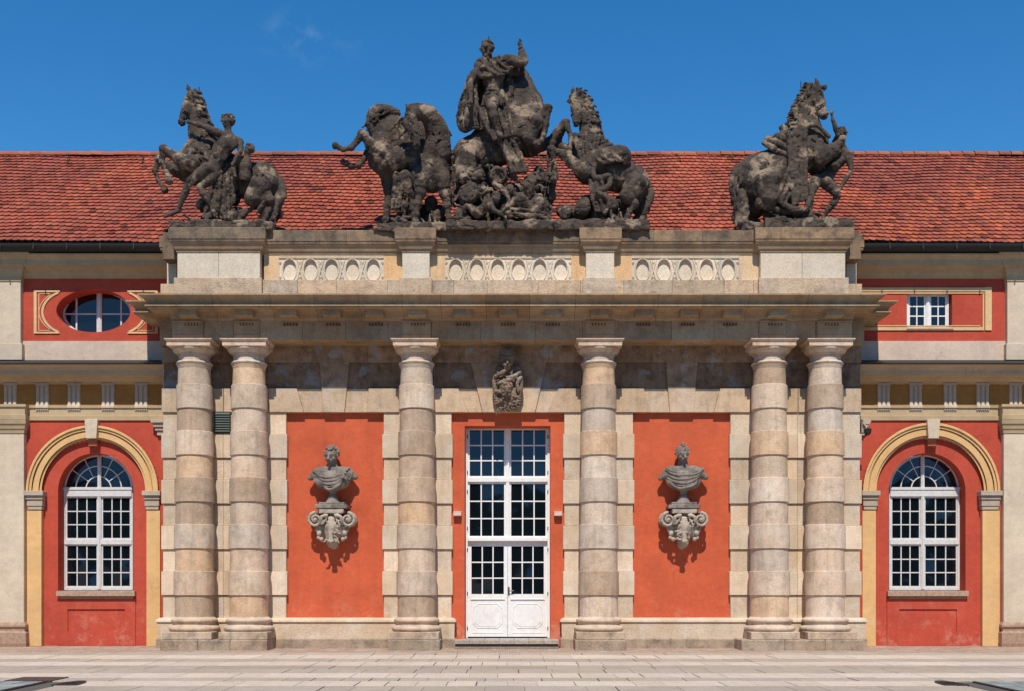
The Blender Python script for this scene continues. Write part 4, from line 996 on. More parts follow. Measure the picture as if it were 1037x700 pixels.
# ------------------------------------------------------------------ roof: every clay tile with a rounded lower edge
def build_roof():
    ye, ze = .24, Z(246, .24); yr, zr = 5.0, Z(157.5, 5.0)
    L = math.hypot(yr - ye, zr - ze); dy, dz = (yr - ye) / L, (zr - ze) / L; ny, nz = -dz, dy
    rows = 27; ex = L / rows; W = .178; T = MB()
    x_l, x_r = -19, 19; ncol = int((x_r - x_l) / W)
    vs = []; rr = R.random
    rowtint = [1 + R.uniform(-.05, .05) for _ in range(rows)]
    def P3(x, s, h):
        h = h + .022 * math.sin(x * .9 + s * .5) + .014 * math.sin(x * 2.3 - s * 1.7); return (x, ye + dy * s + ny * h, ze + dz * s + nz * h)
    for j in range(rows):
        for i in range(ncol):
            xa = x_l + i * W + (W / 2 if j % 2 else 0) + .004; xb = xa + W - .008; xm = (xa + xb) / 2
            s0 = j * ex + (rr() - .5) * .012; s1 = (j + 1) * ex + .05
            h0 = .052 + (rr() - .5) * .012; h1 = .012; th = .026
            u = rr()
            k = (.80 + .38 * rr()) * rowtint[j]
            if u < .06: k *= .55
            elif u > .94: k *= 1.12
            wm = rr() * .25
            tint = (k, k * (.85 + wm + (.12 if u > .94 else 0)), k * (.85 + wm))
            # orange newer field at the right end
            if xa > 8.9 and xa < 13.2 and rr() < .5 and s0 < 3.6 + .8 * math.sin(xa): tint = (k * 1.25, k * 1.25, k * .95)
            o = .045
            vs = [P3(xa, s0 + o, h0), P3(xa + W * .2, s0 + .012, h0), P3(xm, s0, h0), P3(xb - W * .2, s0 + .012, h0), P3(xb, s0 + o, h0), P3(xb, s1, h1), P3(xa, s1, h1),
                  P3(xa, s0 + o, h0 - th), P3(xa + W * .2, s0 + .012, h0 - th), P3(xm, s0, h0 - th), P3(xb - W * .2, s0 + .012, h0 - th), P3(xb, s0 + o, h0 - th)]
            T.add(vs, [(0, 1, 2, 3, 4, 5, 6), (7, 8, 1, 0), (8, 9, 2, 1), (9, 10, 3, 2), (10, 11, 4, 3), (11, 7 + 0, 6, 5) if False else (4, 11, 5), (0, 6, 7)], tint)
    T.add([P3(x_l, 0, -.09), P3(x_r, 0, -.09), P3(x_r, L, -.09), P3(x_l, L, -.09)], [(0, 1, 2, 3)], (.25, .2, .2))
    # rear slope
    T.add([(x_l, yr, zr), (x_r, yr, zr), (x_r, yr + 5.2, zr - 4.2), (x_l, yr + 5.2, zr - 4.2)], [(0, 3, 2, 1)], (.8, .8, .8))
    roof = T.build('roof', 'tile', P)
    rg = MB(); x = x_l
    while x < x_r:
        l = .36; k = R.uniform(.8, 1.25); t = (k, k * R.uniform(.95, 1.3), k)
        r0, r1 = .15 + R.uniform(-.006, .006), .135; n = 8; up = R.uniform(-.006, .006)
        for (xa, xb, ra, rb) in ((x, x + l - .01, r0, r1),):
            a = [(xa, yr + ra * math.cos(math.pi * q / n) * 1.15, zr - .035 + ra * math.sin(math.pi * q / n) + up) for q in range(n + 1)]
            b = [(xb, yr + rb * math.cos(math.pi * q / n) * 1.15, zr - .035 + rb * math.sin(math.pi * q / n) + up) for q in range(n + 1)]
            rg.add(a + b, [(q, q + 1, n + 1 + q + 1, n + 1 + q) for q in range(n)] + [tuple(range(n, -1, -1))], t)
        x += l
    rg.build('ridge_tiles', 'tile', roof)
    hk = MB()
    for px in (61, 138, 690, 905, 990):
        s = L - .75; x = X(px, 4)
        hk.tube([P3(x - .05, s + .55, .08), P3(x - .01, s + .35, .14), P3(x + .02, s + .1, .1), P3(x + .04, s, .07)], .014, 6)
    hk.build('roof_hooks', 'iron', roof)
    # gutters on both wings
    for xa, xb in ((x_l, -8.75), (8.75, x_r)):
        gtr = MB(); n = 10; rg_ = .115; zc = Z(248, .28)
        path = [(xa, .36), (xb, .36)]
        prof = [(.10 + rg_ * math.cos(math.pi + math.pi * k / n), zc + rg_ * 1.25 * math.sin(math.pi + math.pi * k / n)) for k in range(n + 1)]
        prof += [(.10 + rg_ + .012, zc + .012), (.10 + rg_ - .02, zc + .014)] + [(.10 + (rg_ - .02) * math.cos(-math.pi * k / n), zc + (rg_ - .02) * 1.2 * math.sin(-math.pi * k / n)) for k in range(n + 1)]
        gtr.sweep(path, [(-.4, zc - .22), (.10, zc - .16), (.14, zc - .13), (.14, zc + .02), (-.4, zc + .02)], lambda i: (.6, .6, .6))
        gtr.sweep(path, prof)
        x = xa
        while x < xb: gtr.box(x, x + .035, .141, .37, zc - .14, zc + .02, (1.3, 1.3, 1.3)); x += .85
        gtr.build('gutter', 'gutter', P)
build_roof()


# ------------------------------------------------------------------ trees on the far side of the square, behind the camera: the lower panes mirror them
def build_trees():
    r = random.Random(3); g = MB()
    for k in range(15):
        cx, cy, h = -70 + k * 10 + r.uniform(-2, 2), -72 + r.uniform(-4, 4), r.uniform(9.5, 12.5)
        g.tube([(cx, cy, 0), (cx + .1, cy, h * .5), (cx, cy, h * .8)], [.3, .22, .08], 7, (.5, .4, .3))
        for i in range(520):
            a, b, c = r.gauss(0, 1), r.gauss(0, 1), r.gauss(0, 1); n = math.sqrt(a * a + b * b + c * c); q = r.uniform(.55, 1) / n
            x, y, z = cx + a * q * 5.6, cy + b * q * 4, h * .55 + c * q * h * .5
            if z < .7: continue
            s_ = r.uniform(.5, 1.0); u = r.uniform(0, 6.28); t_ = r.uniform(-.6, .6)
            dx, dz, dy = s_ * math.cos(u), s_ * math.sin(u), s_ * t_
            g.add([(x - dx, y - dy, z - dz), (x + dz * .6, y + dy, z - dx * .6), (x + dx, y + dy, z + dz), (x - dz * .6, y - dy, z + dx * .6)], [(0, 1, 2, 3)], jit(.3, .1))
    MAT['leaf'] = plain('dark_foliage', (0.035, 0.055, 0.02), 0.8)
    o = g.build('tree_row', 'leaf'); tag(o, 'row of dark green trees across the square behind the viewer', 'trees', kind='stuff')
build_trees()

# ------------------------------------------------------------------ small fixtures on the facade
def fixtures():
    for px, wd in ((463.2, 'left'), (565.2, 'right')):
        m = MB(); x, z = X(px, .05), Z(520.5, .05)
        m.box(x - .10, x + .10, .02, .16, z - .05, z + .05, (.9, .62, .55)); m.box(x - .08, x + .08, .03, .155, z - .075, z - .051, (.2, .1, .08)); m.box(x - .105, x + .105, .012, .16, z + .051, z + .062)
        o = m.build('door_light', 'white', None, bevel=.006, loc=(x, .16, z)); tag(o, 'small white box light on the red wall just %s of the door' % wd, 'wall light', 'box lights beside the door')
    e = empty('security_camera', (X(872.5, .2), .2, Z(434, .2)), 'dark camera on a grey bracket where the centre meets the right wing', 'camera')
    b = MB(); b.box(-.02, .10, -.06, .15, -.12, .16, (.8, .8, .8)); b.box(.0, .18, -.12, -.05, .085, .15); b.tube([(.04, -.05, .1), (.05, -.22, .02), (.06, -.24, -.06)], .018, 8); b.build('bracket', 'grey', e, bevel=.005)
    c = MB()
    ring = [(0.0, .11), (.03, .105), (.06, .085), (.085, .05), (.095, .0)]
    for k in range(len(ring) - 1):
        (z0, r0), (z1, r1) = ring[k], ring[k + 1]; c.lathe(.08, -.24, [(r0 * .8, -.1 - z0 * 1.2), (r1 * .8 + .0005, -.1 - z1 * 1.2)], 16)
    c.lathe(.08, -.24, [(.09, -.1), (.1, -.06), (.06, -.03), (.005, -.02)], 16); c.build('camera_dome', 'iron', e)
    # half-round grates and a small brown grid set in the paving
    for cx_, a0, wd in ((-7.15, 0, 'left'), (7.10, 0, 'right')):
        m = MB(); cy_ = -10.35; rx, ry = .20, .78; n = 14
        pts = [(cx_ + rx * math.cos(math.pi * k / n) * 1.0, cy_ + ry * math.sin(math.pi * k / n)) for k in range(n + 1)]
        vs = [(x, y, .036) for x, y in pts] + [(x, y, -.02) for x, y in pts]; q = n + 1
        m.add(vs, [tuple(range(q))] + [(i, i + q, (i + 1) % q + q, (i + 1) % q) for i in range(q)], (1.4, 1.3, 1.2))
        for k in range(5): m.box(cx_ - rx * .7 + k * .06, cx_ - rx * .7 + k * .06 + .02, cy_ + .08, cy_ + .45, .036, .041, (.6, .6, .6))
        o = m.build('drain_cover', 'iron', None, loc=(cx_, cy_, 0)); tag(o, 'dark half-round metal cover in the paving near the %s edge of the picture' % wd, 'drain cover', 'half-round covers in the paving')
    m = MB()
    for i in range(10):
        for j in range(7): m.box(-8.46 + i * .08, -8.46 + i * .08 + .06, -9.56 + j * .105, -9.56 + j * .105 + .08, .0, .034)
    m.box(-8.48, -7.68, -9.57, -8.84, -.01, .026, (.5, .5, .5))
    MAT['gridbrown'] = plain('red_brown_grid', (0.13, 0.07, 0.055), 0.8, var=.4)
    o = m.build('drain_grid', 'gridbrown', None, loc=(-8, -9.2, 0)); tag(o, 'red brown grid of small blocks let into the paving at lower left', 'grid')
fixtures()

# ------------------------------------------------------------------ carved figures: distance fields of blended limbs, turned into one continuous surface
class Carve:
    """All coordinates are in 'carving units' (u right, v down, d away from the viewer, radii too); U units make one metre."""
    def __init__(s, u0, u1, v0, v1, d0, d1, vox, U):
        s.U = U; s.vox = vox
        s.gu = np.arange(u0, u1, vox, dtype=np.float32); s.gv = np.arange(v0, v1, vox, dtype=np.float32); s.gd = np.arange(d0, d1, vox, dtype=np.float32)
        s.F = np.full((len(s.gu), len(s.gd), len(s.gv)), 60.0, np.float32)
        s.rng = np.random.RandomState(5); s.kk = .62
    def _loc(s, lo, hi):
        sl = []
        for g, a, b in zip((s.gu, s.gd, s.gv), lo, hi):
            i = int(np.searchsorted(g, a)); j = int(np.searchsorted(g, b)); sl.append(slice(i, max(i, j)))
        return tuple(sl)
    def _grid(s, sl): return s.gu[sl[0]][:, None, None], s.gd[sl[1]][None, :, None], s.gv[sl[2]][None, None, :]
    def _put(s, sl, d, k, cut=False):
        k = max(.8, k * s.kk)
        A = s.F[sl]
        if cut:
            h = np.clip(0.5 - 0.5 * (A + d) / k, 0, 1); s.F[sl] = A * (1 - h) - d * h + k * h * (1 - h)
        else:
            h = np.clip(0.5 + 0.5 * (A - d) / k, 0, 1); s.F[sl] = A * (1 - h) + d * h - k * h * (1 - h)
    def cone(s, a, b, ra, rb, k=6, sq=1.0, cut=False):
        """tapered capsule from a=(u,v,d) to b; sq < 1 flattens it in depth"""
        m = max(ra, rb) + k + 3 * s.vox
        lo = (min(a[0], b[0]) - m, min(a[2], b[2]) - m, min(a[1], b[1]) - m); hi = (max(a[0], b[0]) + m, max(a[2], b[2]) + m, max(a[1], b[1]) + m)
        sl = s._loc(lo, hi)
        if any(q.stop <= q.start for q in sl): return
        gu, gd, gv = s._grid(sl)
        bu, bd, bv = b[0] - a[0], (b[2] - a[2]) / sq, b[1] - a[1]; bb = bu * bu + bd * bd + bv * bv + 1e-6
        pu, pd, pv = gu - a[0], (gd - a[2]) / sq, gv - a[1]
        h = np.clip((pu * bu + pd * bd + pv * bv) / bb, 0, 1)
        d = np.sqrt((pu - bu * h) ** 2 + (pd - bd * h) ** 2 + (pv - bv * h) ** 2) - (ra + (rb - ra) * h)
        s._put(sl, d, k, cut)
    def limb(s, pts, k=6, sq=1.0, cut=False):
        """pts: (u, v, d, r) ..."""
        for p, q in zip(pts[:-1], pts[1:]): s.cone(p[:3], q[:3], p[3], q[3], k, sq, cut)
    def curve(s, pts, k=4, sq=1.0, n=5, cut=False):
        """smooth limb through (u, v, d, r) points (Catmull-Rom)"""
        P_ = [np.array(p, float) for p in pts]; P_ = [2 * P_[0] - P_[1]] + P_ + [2 * P_[-1] - P_[-2]]; out = []
        for i in range(1, len(P_) - 2):
            for j in range(n):
                t = j / n; a, b, c, d = P_[i - 1], P_[i], P_[i + 1], P_[i + 2]
                out.append(.5 * (2 * b + (c - a) * t + (2 * a - 5 * b + 4 * c - d) * t * t + (3 * b - a - 3 * c + d) * t ** 3))
        out.append(P_[-2]); s.limb([tuple(o[:3]) + (max(.6, o[3]),) for o in out], k, sq, cut)
    def ball(s, c, r, rot=0.0, k=8, cut=False, yaw=0.0):
        """ellipsoid: c=(u,v,d), r=(ru,rv,rd), rot in degrees in the picture plane, yaw turns it in plan"""
        if isinstance(r, (int, float)): r = (r, r, r)
        m = max(r) + k + 3 * s.vox; sl = s._loc((c[0] - m, c[2] - m, c[1] - m), (c[0] + m, c[2] + m, c[1] + m))
        if any(q.stop <= q.start for q in sl): return
        gu, gd, gv = s._grid(sl); pu, pd, pv = gu - c[0], gd - c[2], gv - c[1]
        y = math.radians(yaw); pu, pd = pu * math.cos(y) + pd * math.sin(y), -pu * math.sin(y) + pd * math.cos(y)
        a = math.radians(rot); qu = pu * math.cos(a) + pv * math.sin(a); qv = -pu * math.sin(a) + pv * math.cos(a)
        k0 = np.sqrt((qu / r[0]) ** 2 + (qv / r[1]) ** 2 + (pd / r[2]) ** 2); k1 = np.sqrt((qu / r[0] ** 2) ** 2 + (qv / r[1] ** 2) ** 2 + (pd / r[2] ** 2) ** 2) + 1e-6
        s._put(sl, k0 * (k0 - 1) / k1, k, cut)
    def slab(s, lo, hi, rd=3, k=4):
        c = [(a + b) / 2 for a, b in zip(lo, hi)]; h = [(b - a) / 2 - rd for a, b in zip(lo, hi)]; m = rd + k + 3 * s.vox
        sl = s._loc((lo[0] - m, lo[2] - m, lo[1] - m), (hi[0] + m, hi[2] + m, hi[1] + m)); gu, gd, gv = s._grid(sl)
        qu, qv, qd = np.abs(gu - c[0]) - h[0], np.abs(gv - c[1]) - h[1], np.abs(gd - c[2]) - h[2]
        d = np.sqrt(np.maximum(qu, 0) ** 2 + np.maximum(qv, 0) ** 2 + np.maximum(qd, 0) ** 2) + np.minimum(np.maximum(qu, np.maximum(qv, qd)), 0) - rd
        s._put(sl, d, k)
    def ring(s, c, R0, r, tiltd=(0, 0, 1), k=2):
        n = Vector(tiltd).normalized(); a = n.orthogonal().normalized(); b = n.cross(a)
        pts = []
        for i in range(13):
            t = 2 * math.pi * i / 12; p = Vector((c[0], c[1], c[2])) + (a * math.cos(t) + b * math.sin(t)) * R0; pts.append((p[0], p[1], p[2], r))
        s.limb(pts, k)
    # -------- richer forms
    def folds(s, A, B, n, r, k=3, sag=0.0, dj=3, wob=5, out=0.0):
        """a sheet of drapery folds between two polylines A and B (lists of (u,v,d)); every fold runs from A to B"""
        A = np.array(A, float); B = np.array(B, float)
        def along(Q, t):
            x = t * (len(Q) - 1); i = min(int(x), len(Q) - 2); return Q[i] + (Q[i + 1] - Q[i]) * (x - i)
        W_ = max(np.abs(np.diff(A, axis=0)).sum(), np.abs(np.diff(B, axis=0)).sum()); nf = int(min(40, W_ / (r * .9))) + 2
        for i in range(nf):                       # the cloth itself, below its folds
            t = i / (nf - 1); a, b = along(A, t), along(B, t); m = (a + b) / 2 + np.array([0, sag, -out + 1.0])
            s.curve([(*(a + (0, 0, 5)), r * .6), (*(m + (0, 0, 5)), r * .6), (*(b + (0, 0, 4)), r * .5)], k, n=3)
        for i in range(n):
            t = i / max(1, n - 1); a, b = along(A, t), along(B, t)
            hi = 1.0 if i % 2 == 0 else .62
            m = (a + b) / 2 + np.array([s.rng.uniform(-wob, wob), s.rng.uniform(-wob, wob) + sag, (-dj if i % 2 == 0 else dj) - out])
            a = a + np.array([0, 0, (-dj if i % 2 == 0 else dj) * .5])
            s.curve([(*a, r * hi), (*m, r * hi * 1.05), (*b, r * hi * .8)], k, n=4)
    def lock(s, p, dirs, r, k=2, curl=0.6, n=5, l=9):
        """one S-shaped lock of hair or mane"""
        a = math.atan2(dirs[1], dirs[0]); pts = []; u, v, d = p; cs = s.rng.choice([-1, 1])
        for i in range(n):
            pts.append((u, v, d, max(1.0, r * (1 - i / (n + 1))))); a += cs * curl * math.sin(i * 1.5 + .6)
            u += l * math.cos(a); v += l * math.sin(a); d += dirs[2] * l * .4 + s.rng.uniform(-1.5, 1.5)
        s.curve(pts, k, n=3)
    def hair(s, c, R0, n, r=4, l=5, d=None, front=True):
        """curls over the top and back of a head"""
        for i in range(n):
            z = s.rng.uniform(-.15, 1); t = s.rng.uniform(0, 2 * math.pi); q = math.sqrt(max(0, 1 - z * z))
            du, dd = q * math.cos(t), q * math.sin(t)
            if front and dd < -.35 and z < .45: continue
            p = (c[0] + R0[0] * du, c[1] - R0[1] * z, c[2] + R0[2] * dd)
            s.ball(p, (r * s.rng.uniform(.7, 1.3), r * s.rng.uniform(.7, 1.2), r), s.rng.uniform(0, 90), 1.5)
    def head(s, u, v, d, R0, face=0.0, nod=0.0, hairn=34, beard=False, k=3):
        """human head, R0 = half height; face: turn in degrees (0 = to the viewer, -90 = to the left)"""
        f = math.radians(face); c, sn = math.cos(f), math.sin(f)
        nn = math.radians(nod)
        def q(x, y, z):          # x = head's right-left, y up, z forward
            y2 = y * math.cos(nn) - z * math.sin(nn); z2 = y * math.sin(nn) + z * math.cos(nn)
            return (u + R0 * (x * c + z2 * sn), v - R0 * y2, d + R0 * (x * sn - z2 * c))
        def B(x, y, z, r, kk=k, cut=False, rot=0): s.ball(q(x, y, z), tuple(a * R0 for a in r), rot, kk, cut, yaw=face)
        B(0, .22, -.10, (.70, .78, .84)); B(0, -.22, .10, (.56, .74, .58)); B(0, -.70, .34, (.26, .24, .28))
        s.cone(q(0, .2, .72), q(0, -.12, .92), .11 * R0, .17 * R0, 1.5)           # nose
        B(0, .30, .56, (.5, .13, .2), 2)                                          # brow
        for sx in (-1, 1):
            B(sx * .26, .10, .72, (.17, .12, .14), 1.2, True); B(sx * .26, .09, .60, (.13, .10, .13), 1)
            B(sx * .38, -.18, .46, (.2, .2, .2), 3); B(sx * .68, .02, -.05, (.1, .24, .16), 1)
        B(0, -.36, .66, (.24, .07, .14), 1.2); B(0, -.48, .64, (.2, .07, .12), 1.2); B(0, -.42, .80, (.2, .025, .1), .8, True)
        s.hair(q(0, .22, -.08), (.74 * R0, .84 * R0, .88 * R0), hairn, R0 * .17)
        if beard:
            for i in range(16): B(s.rng.uniform(-.45, .45), s.rng.uniform(-1.0, -.5), s.rng.uniform(.2, .62), (.13, .17, .13), 1.5)
    def hand(s, p, dirv, r, curlv=(0, 1, 0), spread=1.0):
        """palm, four bent fingers and a thumb; dirv = direction of the forearm"""
        n = Vector(dirv).normalized(); c = Vector(curlv); c = (c - n * c.dot(n)).normalized(); sd = n.cross(c); P0 = Vector(p)
        pm = P0 + n * r * 1.2
        s.cone(tuple(P0), tuple(pm), r * .8, r * 1.05, 2)
        for i, L in enumerate((.85, 1.0, .95, .75)):
            o = sd * (i - 1.5) * r * .55 * spread; a = pm + o + n * r * .4; b = a + n * r * L + c * r * .3; e = b + (n * .35 + c * .9) * r * L
            s.limb([(*a, r * .34), (*b, r * .3), (*e, r * .25)], 1.0)
        a = P0 + n * r * .7 - sd * r * .9; b = a + (n * .7 - sd * .6 + c * .4) * r; s.limb([(*a, r * .36), (*b, r * .3), (*(b + (n * .6 + c * .6) * r), r * .26)], 1.0)
    def horsehead(s, poll, muz, R0, turn=0.0, k=3, ears=((-.5, -1), (.4, -1)), side=1, mouth=True):
        """poll and muzzle are (u,v,d); R0 = half depth of the cheek. side = +1 when the jaw lies to the right of the line poll>muzzle seen by the viewer"""
        p, m = Vector(poll), Vector(muz); ax = (m - p); L = ax.length; n = ax.normalized()
        dep = Vector((0, 0, 1)); dep = (dep - n * dep.dot(n)).normalized()
        t = math.radians(turn); jaw = n.cross(dep) * side; jaw, dep = jaw * math.cos(t) + dep * math.sin(t), dep * math.cos(t) - jaw * math.sin(t)
        def Q(a, j, w): return tuple(p + n * L * a + jaw * R0 * j + dep * R0 * w)
        s.cone(Q(.06, .1, 0), Q(.45, .02, 0), R0 * .72, R0 * .62, k); s.cone(Q(.45, .0, 0), Q(.88, .05, 0), R0 * .58, R0 * .42, k)
        s.cone(Q(.22, .55, 0), Q(.36, .6, 0), R0 * .66, R0 * .55, k); s.cone(Q(.36, .55, 0), Q(.86, .35, 0), R0 * .42, R0 * .32, k)       # jaw
        s.ball(Q(.94, .12, 0), R0 * .46, 0, k)
        for w in (-1, 1):
            s.ball(Q(.26, -.22, w * .56), R0 * .24, 0, 2); s.ball(Q(.29, -.14, w * .78), R0 * .15, 0, 1, True); s.ball(Q(.29, -.12, w * .66), R0 * .15, 0, .8)
            s.cone(Q(.20, -.42, w * .5), Q(.36, -.28, w * .62), R0 * .12, R0 * .1, 1.5)                                           # brow bone
            s.cone(Q(.38, .12, w * .55), Q(.68, .1, w * .42), R0 * .12, R0 * .09, 1.5)                                           # facial crest
            s.ball(Q(.95, -.12, w * .34), R0 * .2, 0, 1.5); s.ball(Q(1.0, -.12, w * .42), R0 * .12, 0, 1, True)
        if mouth: s.cone(Q(.86, .48, -1), Q(.86, .48, 1), R0 * .07, R0 * .07, 1.5, cut=True); s.cone(Q(1.06, .3, -1), Q(.88, .46, 1), R0 * .06, R0 * .06, 1, cut=True)
        for i, w in enumerate((-.42, .42)):
            e = ears[i]; b = Vector(Q(.0, -.15, w)); tp = b + Vector((e[0], e[1], 0)).normalized() * R0 * .85 + dep * w * R0 * .3
            s.limb([(*b, R0 * .25), (*((b + tp) / 2), R0 * .26), (*tp, R0 * .08)], 1.5)
        # bridle
        for a in (.18, .62):
            for w in (-1, 1): s.limb([(*Q(a, -.62, w * .3), R0 * .07), (*Q(a, -.1, w * .72), R0 * .07), (*Q(a + .03, .8, w * .5), R0 * .07)], .8)
    def leg(s, pts, k=4, hoof=True, hd=None):
        """animal leg: (u,v,d,r) joints; swollen joints, tendon waist between them, hoof at the end"""
        for i, (p, q) in enumerate(zip(pts[:-1], pts[1:])):
            m = tuple((a + b) / 2 for a, b in zip(p[:3], q[:3])); rm = (p[3] + q[3]) / 2 * (.84 if i else .98)
            s.cone(p[:3], m, p[3], rm, k); s.cone(m, q[:3], rm, q[3] * .9, k)
            if i: s.ball(p[:3], p[3] * 1.12, 0, k)
        if hoof:
            p, q = pts[-2], pts[-1]; n = (Vector(q[:3]) - Vector(p[:3])).normalized() if hd is None else Vector(hd).normalized()
            e = Vector(q[:3]) + n * q[3] * 1.0; s.ball(q[:3], q[3] * 1.15, 0, 2); s.cone(tuple(Vector(q[:3]) + n * q[3] * .6), tuple(e + n * q[3] * .5), q[3] * 1.05, q[3] * 1.45, 1.5)
    def muscles(s, c, r, n=5, w=6, rot=0, d=0):
        """shallow grooves that part the muscles on a rump, shoulder or flank"""
        for i in range(n):
            a = math.radians(rot) + s.rng.uniform(-.5, .5); x = c[0] + s.rng.uniform(-.5, .5) * r[0]; y = c[1] + s.rng.uniform(-.5, .5) * r[1]; L = s.rng.uniform(.35, .7) * max(r[0], r[1])
            dd = c[2] - r[2] + d - s.rng.uniform(0, 4); b = s.rng.uniform(-.5, .5) * L * .5
            s.curve([(x - L / 2 * math.cos(a), y - L / 2 * math.sin(a), dd + 10, 1.5), (x - b * math.sin(a), y + b * math.cos(a), dd, w * .30), (x + L / 2 * math.cos(a), y + L / 2 * math.sin(a), dd + 10, 1.5)], 9, n=4, cut=True)
    def rock(s, c, r, n=14, k=5):
        for i in range(n):
            v = s.rng.normal(size=3); v /= np.linalg.norm(v)
            f = s.rng.uniform(.35, .8); q = [r[j] * f * v[j] for j in range(3)]
            s.ball((c[0] + q[0], c[1] + q[1], c[2] + q[2]), tuple(max(5, r[j] * s.rng.uniform(.3, .55)) for j in range(3)), s.rng.uniform(0, 90), k)
    def noise(s, cell, amp):
        sh = s.F.shape; g = [int(n * s.vox / cell) + 3 for n in sh]; L = s.rng.uniform(-1, 1, g).astype(np.float32)
        for ax in range(3):
            x = np.arange(sh[ax]) * s.vox / cell; i = x.astype(int); f = (x - i).astype(np.float32); f = f * f * (3 - 2 * f)
            shp = [1, 1, 1]; shp[ax] = -1; f = f.reshape(shp)
            L = np.take(L, i, ax) * (1 - f) + np.take(L, i + 1, ax) * f
        s.F += L * amp
    def crease(s, cell, amp, w=.10):
        """thin chiselled grooves wandering over the surface"""
        F0 = s.F.copy(); s.F[:] = 0; s.noise(cell, 1.0); g = np.clip(1 - np.abs(s.F) / w, 0, 1); s.F = F0 + amp * g
    def mesh(s, name, mat, org, parent=None, rough=(1.6, .9), smooth=True, cr=(30, 3.2)):
        """org: (u, v, y_world_of_d0, X, Z) anchor"""
        if cr: s.crease(cr[0], cr[1]); s.crease(cr[0] * .55, cr[1] * .3, .14)
        if rough[0]: s.noise(34, rough[0] * 1.7); s.noise(16, rough[0])
        if rough[1]: s.noise(7.5, rough[1] * 1.25)
        Fv = s.F; ins = Fv < 0
        nx, ny, nz = Fv.shape
        c8 = [ins[a:nx - 1 + a, b:ny - 1 + b, c:nz - 1 + c] for a in (0, 1) for b in (0, 1) for c in (0, 1)]
        tot = sum(q.astype(np.int8) for q in c8); act = (tot > 0) & (tot < 8)
        idx = np.argwhere(act); N = len(idx); vid = np.full(act.shape, -1, np.int64); vid[tuple(idx.T)] = np.arange(N)
        acc = np.zeros((N, 3)); cnt = np.zeros(N)
        corners = [(a, b, c) for a in (0, 1) for b in (0, 1) for c in (0, 1)]
        for i in range(8):
            for j in range(i + 1, 8):
                A_, B_ = corners[i], corners[j]
                if sum(abs(a - b) for a, b in zip(A_, B_)) != 1: continue
                fa = Fv[idx[:, 0] + A_[0], idx[:, 1] + A_[1], idx[:, 2] + A_[2]]; fb = Fv[idx[:, 0] + B_[0], idx[:, 1] + B_[1], idx[:, 2] + B_[2]]
                m = (fa < 0) != (fb < 0); t = np.where(m, fa / np.where(m, fa - fb, 1), 0)
                for ax in range(3): acc[:, ax] += m * (A_[ax] + t * (B_[ax] - A_[ax]))
                cnt += m
        pos = idx + acc / cnt[:, None]
        quads = []
        for ax in range(3):
            o = [q for q in range(3) if q != ax]
            sa = [slice(None)] * 3; sb_ = [slice(None)] * 3; sa[ax] = slice(0, -1); sb_[ax] = slice(1, None)
            a, b = ins[tuple(sa)], ins[tuple(sb_)]; e = np.argwhere(a != b)
            ok = np.ones(len(e), bool)
            for q in o: ok &= (e[:, q] > 0) & (e[:, q] < Fv.shape[q] - 1)
            e = e[ok]; sg = a[tuple(e.T)]
            def at_(d0, d1):
                f = e.copy(); f[:, o[0]] += d0; f[:, o[1]] += d1; return vid[tuple(f.T)]
            qd = np.stack([at_(-1, -1), at_(0, -1), at_(0, 0), at_(-1, 0)], 1)
            flip = sg if ax != 1 else ~sg
            qd[~flip] = qd[~flip][:, ::-1]; quads.append(qd)
        quads = np.concatenate(quads)
        quads = quads[(quads >= 0).all(1)]
        U, (u0, v0, y0, X0, Z0) = s.U, org
        co = np.empty((N, 3)); co[:, 0] = (s.gu[0] + pos[:, 0] * s.vox - u0) / U; co[:, 1] = (s.gd[0] + pos[:, 1] * s.vox) / U; co[:, 2] = -(s.gv[0] + pos[:, 2] * s.vox - v0) / U
        me = bpy.data.meshes.new(name); me.vertices.add(N); me.vertices.foreach_set('co', co.ravel())
        q = quads[:, ::-1] if True else quads
        me.loops.add(len(q) * 4); me.loops.foreach_set('vertex_index', q.ravel().astype(np.int32))
        me.polygons.add(len(q)); me.polygons.foreach_set('loop_start', np.arange(0, len(q) * 4, 4, dtype=np.int32))
        try: me.polygons.foreach_set('loop_total', np.full(len(q), 4, dtype=np.int32))
        except Exception: pass
        me.update(calc_edges=True); me.validate()
        me.polygons.foreach_set('use_smooth', [smooth] * len(me.polygons))
        ca = me.color_attributes.new('tint', 'FLOAT_COLOR', 'POINT'); ca.data.foreach_set('color', np.ones(len(me.vertices) * 4, np.float32))
        me.materials.append(MAT[mat]); o = bpy.data.objects.new(name, me); C.objects.link(o)
        if parent: o.parent = parent
        else: o.location = (X0, y0, Z0)
        return o

